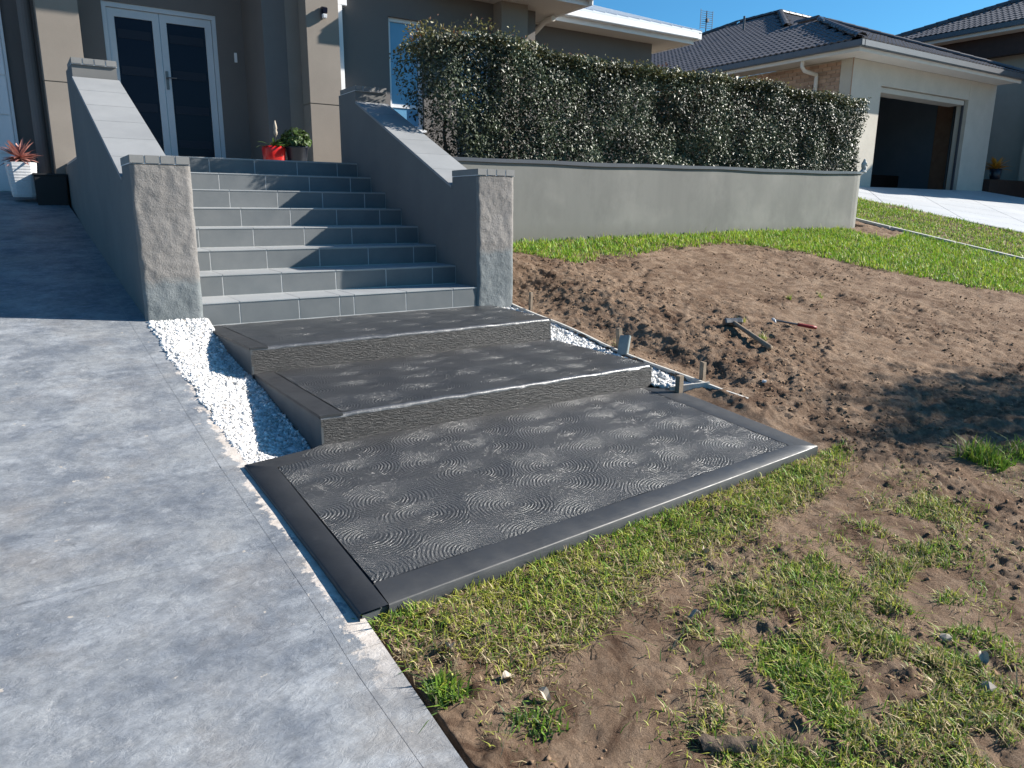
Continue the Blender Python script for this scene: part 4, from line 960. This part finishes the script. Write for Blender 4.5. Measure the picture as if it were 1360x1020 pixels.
part(MB().tube([a, a+(b-a)*.55], .009, 8), 'shaft', 'steel', hm); part(MB().tube([a+(b-a)*.551, a+(b-a)*.6, a+(b-a)*.9, b], [.012, .015, .016, .012], 8), 'grip', 'redgrip', hm, True)
part(MB().tube([a-s_*.055, a-s_*.04, a-s_*.035, a+s_*.02, a+s_*.07-Vector((0, 0, .012))], [.015, .015, .010, .012, .004], 8), 'head', 'stone', hm)

# stones and loose clods, small litter
def stone(x, y, r, label, mat='stone', cat='stone', sx=1.0, sy=1.0, sz=.7):
    v = IV*(1+.16*np.random.default_rng(int(abs(x*977+y*331)*10)).standard_normal((len(IV), 1)))*np.array([[r*sx, r*sy, r*sz]]); me = bpy.data.meshes.new('loose_stone'); me.from_pydata((v+np.array([[0, 0, r*sz*.6]])).tolist(), [], IF.tolist())
    o = link(me, 'loose_stone', mat); o.location = (x, y, gz(x, y)); tag(o, label, cat, 'loose stones on the dirt')
stone(.86, -2.60, .020, 'single small white stone on the dirt past the form boards')
stone(-1.02, -5.02, .026, 'grey rounded stone near the lower right grass patch', 'drystone')
stone(-.86, -4.80, .022, 'small grey stone half sunk in the right hand dirt', 'drystone')
bk = thing('bark_piece', 'curled strip of grey bark lying on the nearest dirt', 'bark', (-1.97, -4.74, gz(-1.97, -4.74)), rot=(0, 0, R(-35)))
rows = [[(.085*(i/8-.5)*2*(1-.25*abs(j/6-.5)), .030*math.cos(math.pi*j/6)+.004*math.sin(i*2.1), .008+.026*math.sin(math.pi*j/6)*(.8+.2*math.sin(i*1.7))) for j in range(7)] for i in range(9)]
link(MB().grid(rows).mesh('bark_shell', smooth=True), 'bark_shell', 'bark', bk)
lf = [(-2.40, -4.22, 0), (-2.52, -4.05, 1), (-1.62, -4.28, 2), (-.9, -4.95, 3), (-2.34, -4.33, 4), (-1.25, -3.98, 5)]
lab = ['dry tan leaf on the soil near the driveway edge tuft', 'curled dry leaf at the slab corner by the driveway', 'pale dry leaf lying above the small middle grass clump', 'dry twig like leaf on the lower right dirt', 'pale dry leaf beside the driveway edge grass tuft', 'dry leaf caught in the grass strip before the slab']
for x, y, k in lf:
    w_ = .016; l_ = .05; rows = [[(l_*(i/6-.5), w_*math.sin(math.pi*(i+.4)/6.8)*(j-1), .012*abs(j-1)+.010*math.sin(i*.9)+.008) for j in range(3)] for i in range(7)]
    o = link(MB().grid(rows).mesh('dry_leaf'), 'dry_leaf', 'beige'); o.location = (x, y, gz(x, y)+.012); o.rotation_euler = (.2, .1*k, k*1.3); tag(o, lab[k], 'leaf', 'dry leaves on the ground')
# clods of soil: many, uncountable
def clod_field(n, box_, size, name, dens):
    x = box_[0]+rng.random(n)*(box_[1]-box_[0]); y = box_[2]+rng.random(n)*(box_[3]-box_[2]); k = rng.random(n) < dens(x, y); x, y = x[k], y[k]
    c = np.array([.215, .143, .092])*(.7+.5*rng.random((len(x), 1))); return np.column_stack([x, y, ground_z(x, y)+size*.15]), c
def dn(x, y):
    d = smooth01((fbm(x, y, 1.9, 3)+.25)/.5)*.6+.08; d = d+.8*np.exp(-np.clip((x-.95)/.5, -3, 5)**2)*(y < .7)*(y > -3.2); d = d*((y < slab_front(x)-.5) | (x > .48)); return d*(x > -2.6)
A_ = [clod_field(3000, (-2.65, 1.4, -5.3, -3.3), .004, '', dn), clod_field(5500, (.46, 5.5, -3.6, 1.1), .012, '', dn)]
P_ = np.concatenate([a[0] for a in A_]); c = np.concatenate([a[1] for a in A_])
tag(lumps('soil_clods', P_, .0078, c, 'clod', .7, .4), 'loose crumbs and clods of brown soil', 'soil', kind='stuff')

# ------------------------------------------------------------------ grass
def grass(name, P, h, w, cols, label, lean=.55):
    n = len(P); az = rng.random(n)*6.283; d = np.stack([np.cos(az), np.sin(az)], 1); s = np.stack([-d[:, 1], d[:, 0]], 1)
    hh = h*np.exp(.35*rng.standard_normal(n)); ln = np.abs(lean*rng.standard_normal(n))+.12; ww = w*(.7+.6*rng.random(n))
    z0 = ground_z(P[:, 0], P[:, 1])-.006; b = np.column_stack([P, z0])
    def pt(t, off): return np.column_stack([P+d*(hh*ln*t**1.8)[:, None]+s*(ww*off)[:, None], z0+hh*(t-.32*ln*t*t)])
    o = [pt(np.zeros(n), -.5), pt(np.zeros(n), .5), pt(np.full(n, .55), -.42), pt(np.full(n, .55), .42), pt(np.ones(n), 0)]
    V = np.stack(o, 1).reshape(-1, 3); k = np.arange(n)[:, None]*5
    T = np.concatenate([k+np.array([[0, 1, 3]]), k+np.array([[0, 3, 2]]), k+np.array([[2, 3, 4]])])
    return tag(link(tri_mesh(name, V, T, 'grass', np.repeat(cols, 5, 0)), name, None), label, 'grass', kind='stuff')
GREEN, YG, STRAW, DARK = np.array([.17, .29, .035]), np.array([.36, .38, .065]), np.array([.44, .35, .20]), np.array([.07, .12, .035])
def blend(n, w):                         # w: (n,4) weights for the palette, picks one per blade
    w = w/w.sum(1, keepdims=True); u = rng.random(n); c = np.cumsum(w, 1); i = (u[:, None] > c).sum(1).clip(0, 3); return np.stack([GREEN, YG, STRAW, DARK])[i]*(.7+.6*rng.random((n, 1)))
# strip in front of the slab
q = np.column_stack([-2.75+rng.random(90000)*3.3, -4.45+rng.random(90000)*1.1]); d = slab_front(q[:, 0])-q[:, 1]
wid = np.interp(q[:, 0], [-2.75, -2.3, -1.5, -.9, -.3, .1, .5], [.34, .52, .42, .40, .36, .30, .08])+.10*fbm(q[:, 0], q[:, 1], 3.2, 3)
den = smooth01((wid-d)/.16)*smooth01((d+.012)/.02)*(.55+.45*smooth01((fbm(q[:, 0], q[:, 1], 5, 3)+.35)/.4))*(q[:, 0] > -2.69+.03*fbm(q[:, 1], q[:, 1]*0, 9, 2)); k = rng.random(len(q)) < den*.78; q, d, wid = q[k], d[k], wid[k]
n = len(q); f = np.clip(d/wid, 0, 1); pn_ = smooth01((fbm(q[:, 0]+5, q[:, 1], 2.6, 3)+.3)/.6)
w = np.stack([1.1*(1-f)**1.0*pn_+.06, .75*(1-.45*f), .06+.85*f**1.3+.2*(1-pn_), .10+.12*f], 1)
grass('grass_strip', q, .031, .0048, blend(n, w), 'green and straw coloured grass strip in front of the black slab', 1.1)
# matted dead thatch at the outer side of the strip
q = np.column_stack([-2.72+rng.random(60000)*3.2, -4.6+rng.random(60000)*1.2]); d = slab_front(q[:, 0])-q[:, 1]
wid = np.interp(q[:, 0], [-2.75, -2.3, -1.5, -.9, -.3, .1, .5], [.42, .60, .52, .48, .42, .36, .15])+.12*fbm(q[:, 0]+7, q[:, 1], 3.2, 3)
k = (rng.random(len(q)) < .62*smooth01((d-.06)/.25)*smooth01((wid-d)/.16)*(.3+.7*smooth01((fbm(q[:, 0], q[:, 1]+3, 4.5, 3)+.2)/.4))) & (q[:, 0] > -2.68); q = q[k]
tc = np.array([[.20, .14, .085]])*(.45+.9*rng.random((len(q), 1))); tc[rng.random(len(q)) < .25] = (.36, .28, .17)
grass('dead_thatch', q, .020, .0048, tc, 'matted brown dead thatch along the outer side of the grass strip', 1.7)
# ragged patches on the lower right dirt: centre x, y, radius, stretch, angle, density
pat = [(-1.59, -4.40, .13, 1.2, 0, .9), (-1.10, -4.50, .32, 1.5, -.5, .75), (-.95, -4.78, .28, 1.3, -.4, .7), (-.25, -4.30, .26, 1.5, .5, .7), (.18, -4.2, .20, 1.4, .2, .5), (-1.62, -4.78, .34, 1.4, .2, .85), (-1.25, -5.1, .30, 1.3, 0, .5), (-.6, -4.55, .24, 1.3, .3, .6), (-2.0, -4.9, .2, 1.6, 0, .4), (-1.3, -4.32, .14, 1, 0, .5), (-.85, -4.25, .16, 1.4, .2, .35)]
for pi, (cx_, cy_, r_, sx_, an_, dd) in enumerate(pat):
    n0 = int(21000*r_*r_*sx_*4*dd); u = rng.standard_normal((n0, 2))*.48; u[:, 0] *= sx_; c_, s_ = math.cos(an_), math.sin(an_)
    q = np.column_stack([cx_+r_*(u[:, 0]*c_-u[:, 1]*s_), cy_+r_*(u[:, 0]*s_+u[:, 1]*c_)]); k = rng.random(n0) < smooth01((fbm(q[:, 0], q[:, 1], 7, 3)+.25)/.4); q = q[k]; n = len(q)
    v = smooth01((fbm(q[:, 0], q[:, 1], 4, 2)+.3)/.6); w = np.stack([.30+.4*v, .40+0*v, .45*(1-v)+.18, .25+0*v], 1)
    if pi == 0: allq, allw = q, w
    else: allq = np.concatenate([allq, q]); allw = np.concatenate([allw, w])
grass('grass_patches', allq, .030, .0042, blend(len(allq), allw), 'ragged low grass patches spread over the lower right dirt', .9)
# thin dry stubble everywhere on the near dirt
q = np.column_stack([-2.6+rng.random(22000)*4, -5.3+rng.random(22000)*1.6]); k = (q[:, 1] < slab_front(q[:, 0])-.3) & (rng.random(len(q)) < smooth01((fbm(q[:, 0], q[:, 1], 2.1, 3)+.1)/.5)); q = q[k]
grass('dry_stubble', q, .022, .0035, blend(len(q), np.tile([[.1, .25, .6, .15]], (len(q), 1))), 'thin dry grass stubble on the near dirt', 1.3)
# bright lawn along the retaining wall and down to the kerb
bx, by = [1.0, 1.25, 1.6, 2.2, 3.0, 4.0, 4.9, 5.25, 5.6, 6.0, 6.4, 7.5, 9], [1.25, .85, .55, .72, .78, .95, .84, .2, -.65, -1.3, -1.95, -4.2, -6]
q = np.column_stack([.9+rng.random(210000)*8.1, -4.5+rng.random(210000)*6.0]); e = q[:, 1]-np.interp(q[:, 0], bx, by)+.30*fbm(q[:, 0], q[:, 1], 3.4, 4); k = (rng.random(len(q)) < smooth01(e/.22)*.80*np.interp(q[:, 1], [-4.5, -2.5, 0, 1.5], [.5, .8, 1, 1])) & (q[:, 0] < 8.94) & ~((q[:, 0] > 7.9) & (q[:, 1] > 1.0+.3*(q[:, 0]-8.9))); q = q[k]; n = len(q)
v = smooth01((fbm(q[:, 0], q[:, 1], 1.7, 3)+.3)/.6); w = np.stack([.8+0*v, .40+.35*v, .10+.06*(1-v), .16+.16*(1-v)], 1)
LB = blend(n, w)*np.array([1.06, 1.22, .82]); grass('lawn', q, .050, .0085, LB, 'bright green lawn along the retaining wall', .6)
q = np.column_stack([9.07+rng.random(60000)*1.95, -4+rng.random(60000)*9]); k = rng.random(len(q)) < .5+.5*smooth01((fbm(q[:, 0], q[:, 1], 2.4, 3)+.2)/.4); q = q[k]; n = len(q)
grass('verge_grass', q, .040, .010, blend(n, np.tile([[.55, .55, .25, .12]], (n, 1)))*np.array([1.0, 1.2, .9]), 'green verge grass between the kerb and neighbouring driveway', .7)
# single tufts
def tuft(x, y, n, h, w_, label, pal=(.7, .3, .1, .2), sp=.06):
    q = np.column_stack([x+.7*sp*rng.standard_normal(n).clip(-1.6, 1.6), y+.7*sp*rng.standard_normal(n).clip(-1.6, 1.6)]); return q, h, w_, label, pal
for (x, y, n, h, w_, label, pal, sp) in [(1.10, -4.02, 420, .085, .007, 'leafy green weed tuft in the tree shadow at right', (.8, .3, .02, .2), .10), (1.45, -4.12, 300, .08, .007, 'second leafy weed tuft at the right edge of the picture', (.7, .3, .02, .3), .10), (-2.61, -4.20, 300, .044, .006, 'green grass tuft growing beside the driveway edge', (.6, .2, .1, .4), .045),
      (-2.42, -4.40, 200, .036, .006, 'dark grass tuft at the bottom edge near the driveway', (.5, .1, .1, .6), .06), (1.62, -1.98, 40, .055, .006, 'small yellow green weed left of the sledge hammer', (.3, .7, .2, 0), .03), (1.86, -1.55, 30, .05, .006, 'small yellow green weed behind the sledge hammer head', (.3, .7, .2, 0), .025), (3.05, -1.15, 40, .05, .006, 'left one of two small weeds on the far dirt', (.4, .6, .2, 0), .02), (3.5, -1.2, 30, .05, .006, 'right one of two small weeds on the far dirt', (.4, .6, .2, 0), .02), (.56, -1.42, 40, .05, .006, 'tiny green weed behind the leaning tile offcut', (.6, .5, .1, 0), .02)]:
    q, *_ = tuft(x, y, n, h, w_, label, pal, sp); o = grass('weed_tuft', q, h, w_, blend(n, np.tile([pal], (n, 1))), label, .7); del o['kind']; o['category'] = 'weed'; o['group'] = 'weed tufts'

# ------------------------------------------------------------------ street tree right of the view, its shadow falls on the dirt
tx, ty = 9.7, -6.45; tz = float(G0(np.array(tx), np.array(ty)))
tree = thing('street_tree', 'young leafy street tree standing right of the yard', 'tree', (tx, ty, tz))
part(MB().tube([(tx, ty, tz-.1), (tx+.03, ty, tz+1), (tx, ty+.02, tz+2.4), (tx, ty, tz+4.6)], [.09, .075, .055, .015], 9), 'trunk', 'bark', tree, True)
Pl = []
for k in range(26):
    zz = tz+1.5+3.4*k/26; rad = .85*math.sin(math.pi*min(1, (k+3)/30))**.6+.1; aa = k*2.4; e_ = Vector((tx+rad*math.cos(aa), ty+rad*math.sin(aa), zz+.35))
    part(MB().tube([(tx, ty, zz-.1), (tx+.5*rad*math.cos(aa), ty+.5*rad*math.sin(aa), zz+.12), e_], [.022, .014, .005], 5), 'limb', 'bark', tree)
    for t in (.5, .75, 1.0): Pl.append(np.array([tx+rad*t*math.cos(aa), ty+rad*t*math.sin(aa), zz+.3*t])+.19*rng.standard_normal((110, 3)))
P_ = np.concatenate(Pl); n = len(P_); c = np.array([.05, .085, .025])*(.6+.8*rng.random((n, 1)))
link(leaf_mesh('crown', P_-np.array(LOC[tree]), rng.standard_normal((n, 3)), .10, c, 'softleaf', .5), 'crown', None, tree)
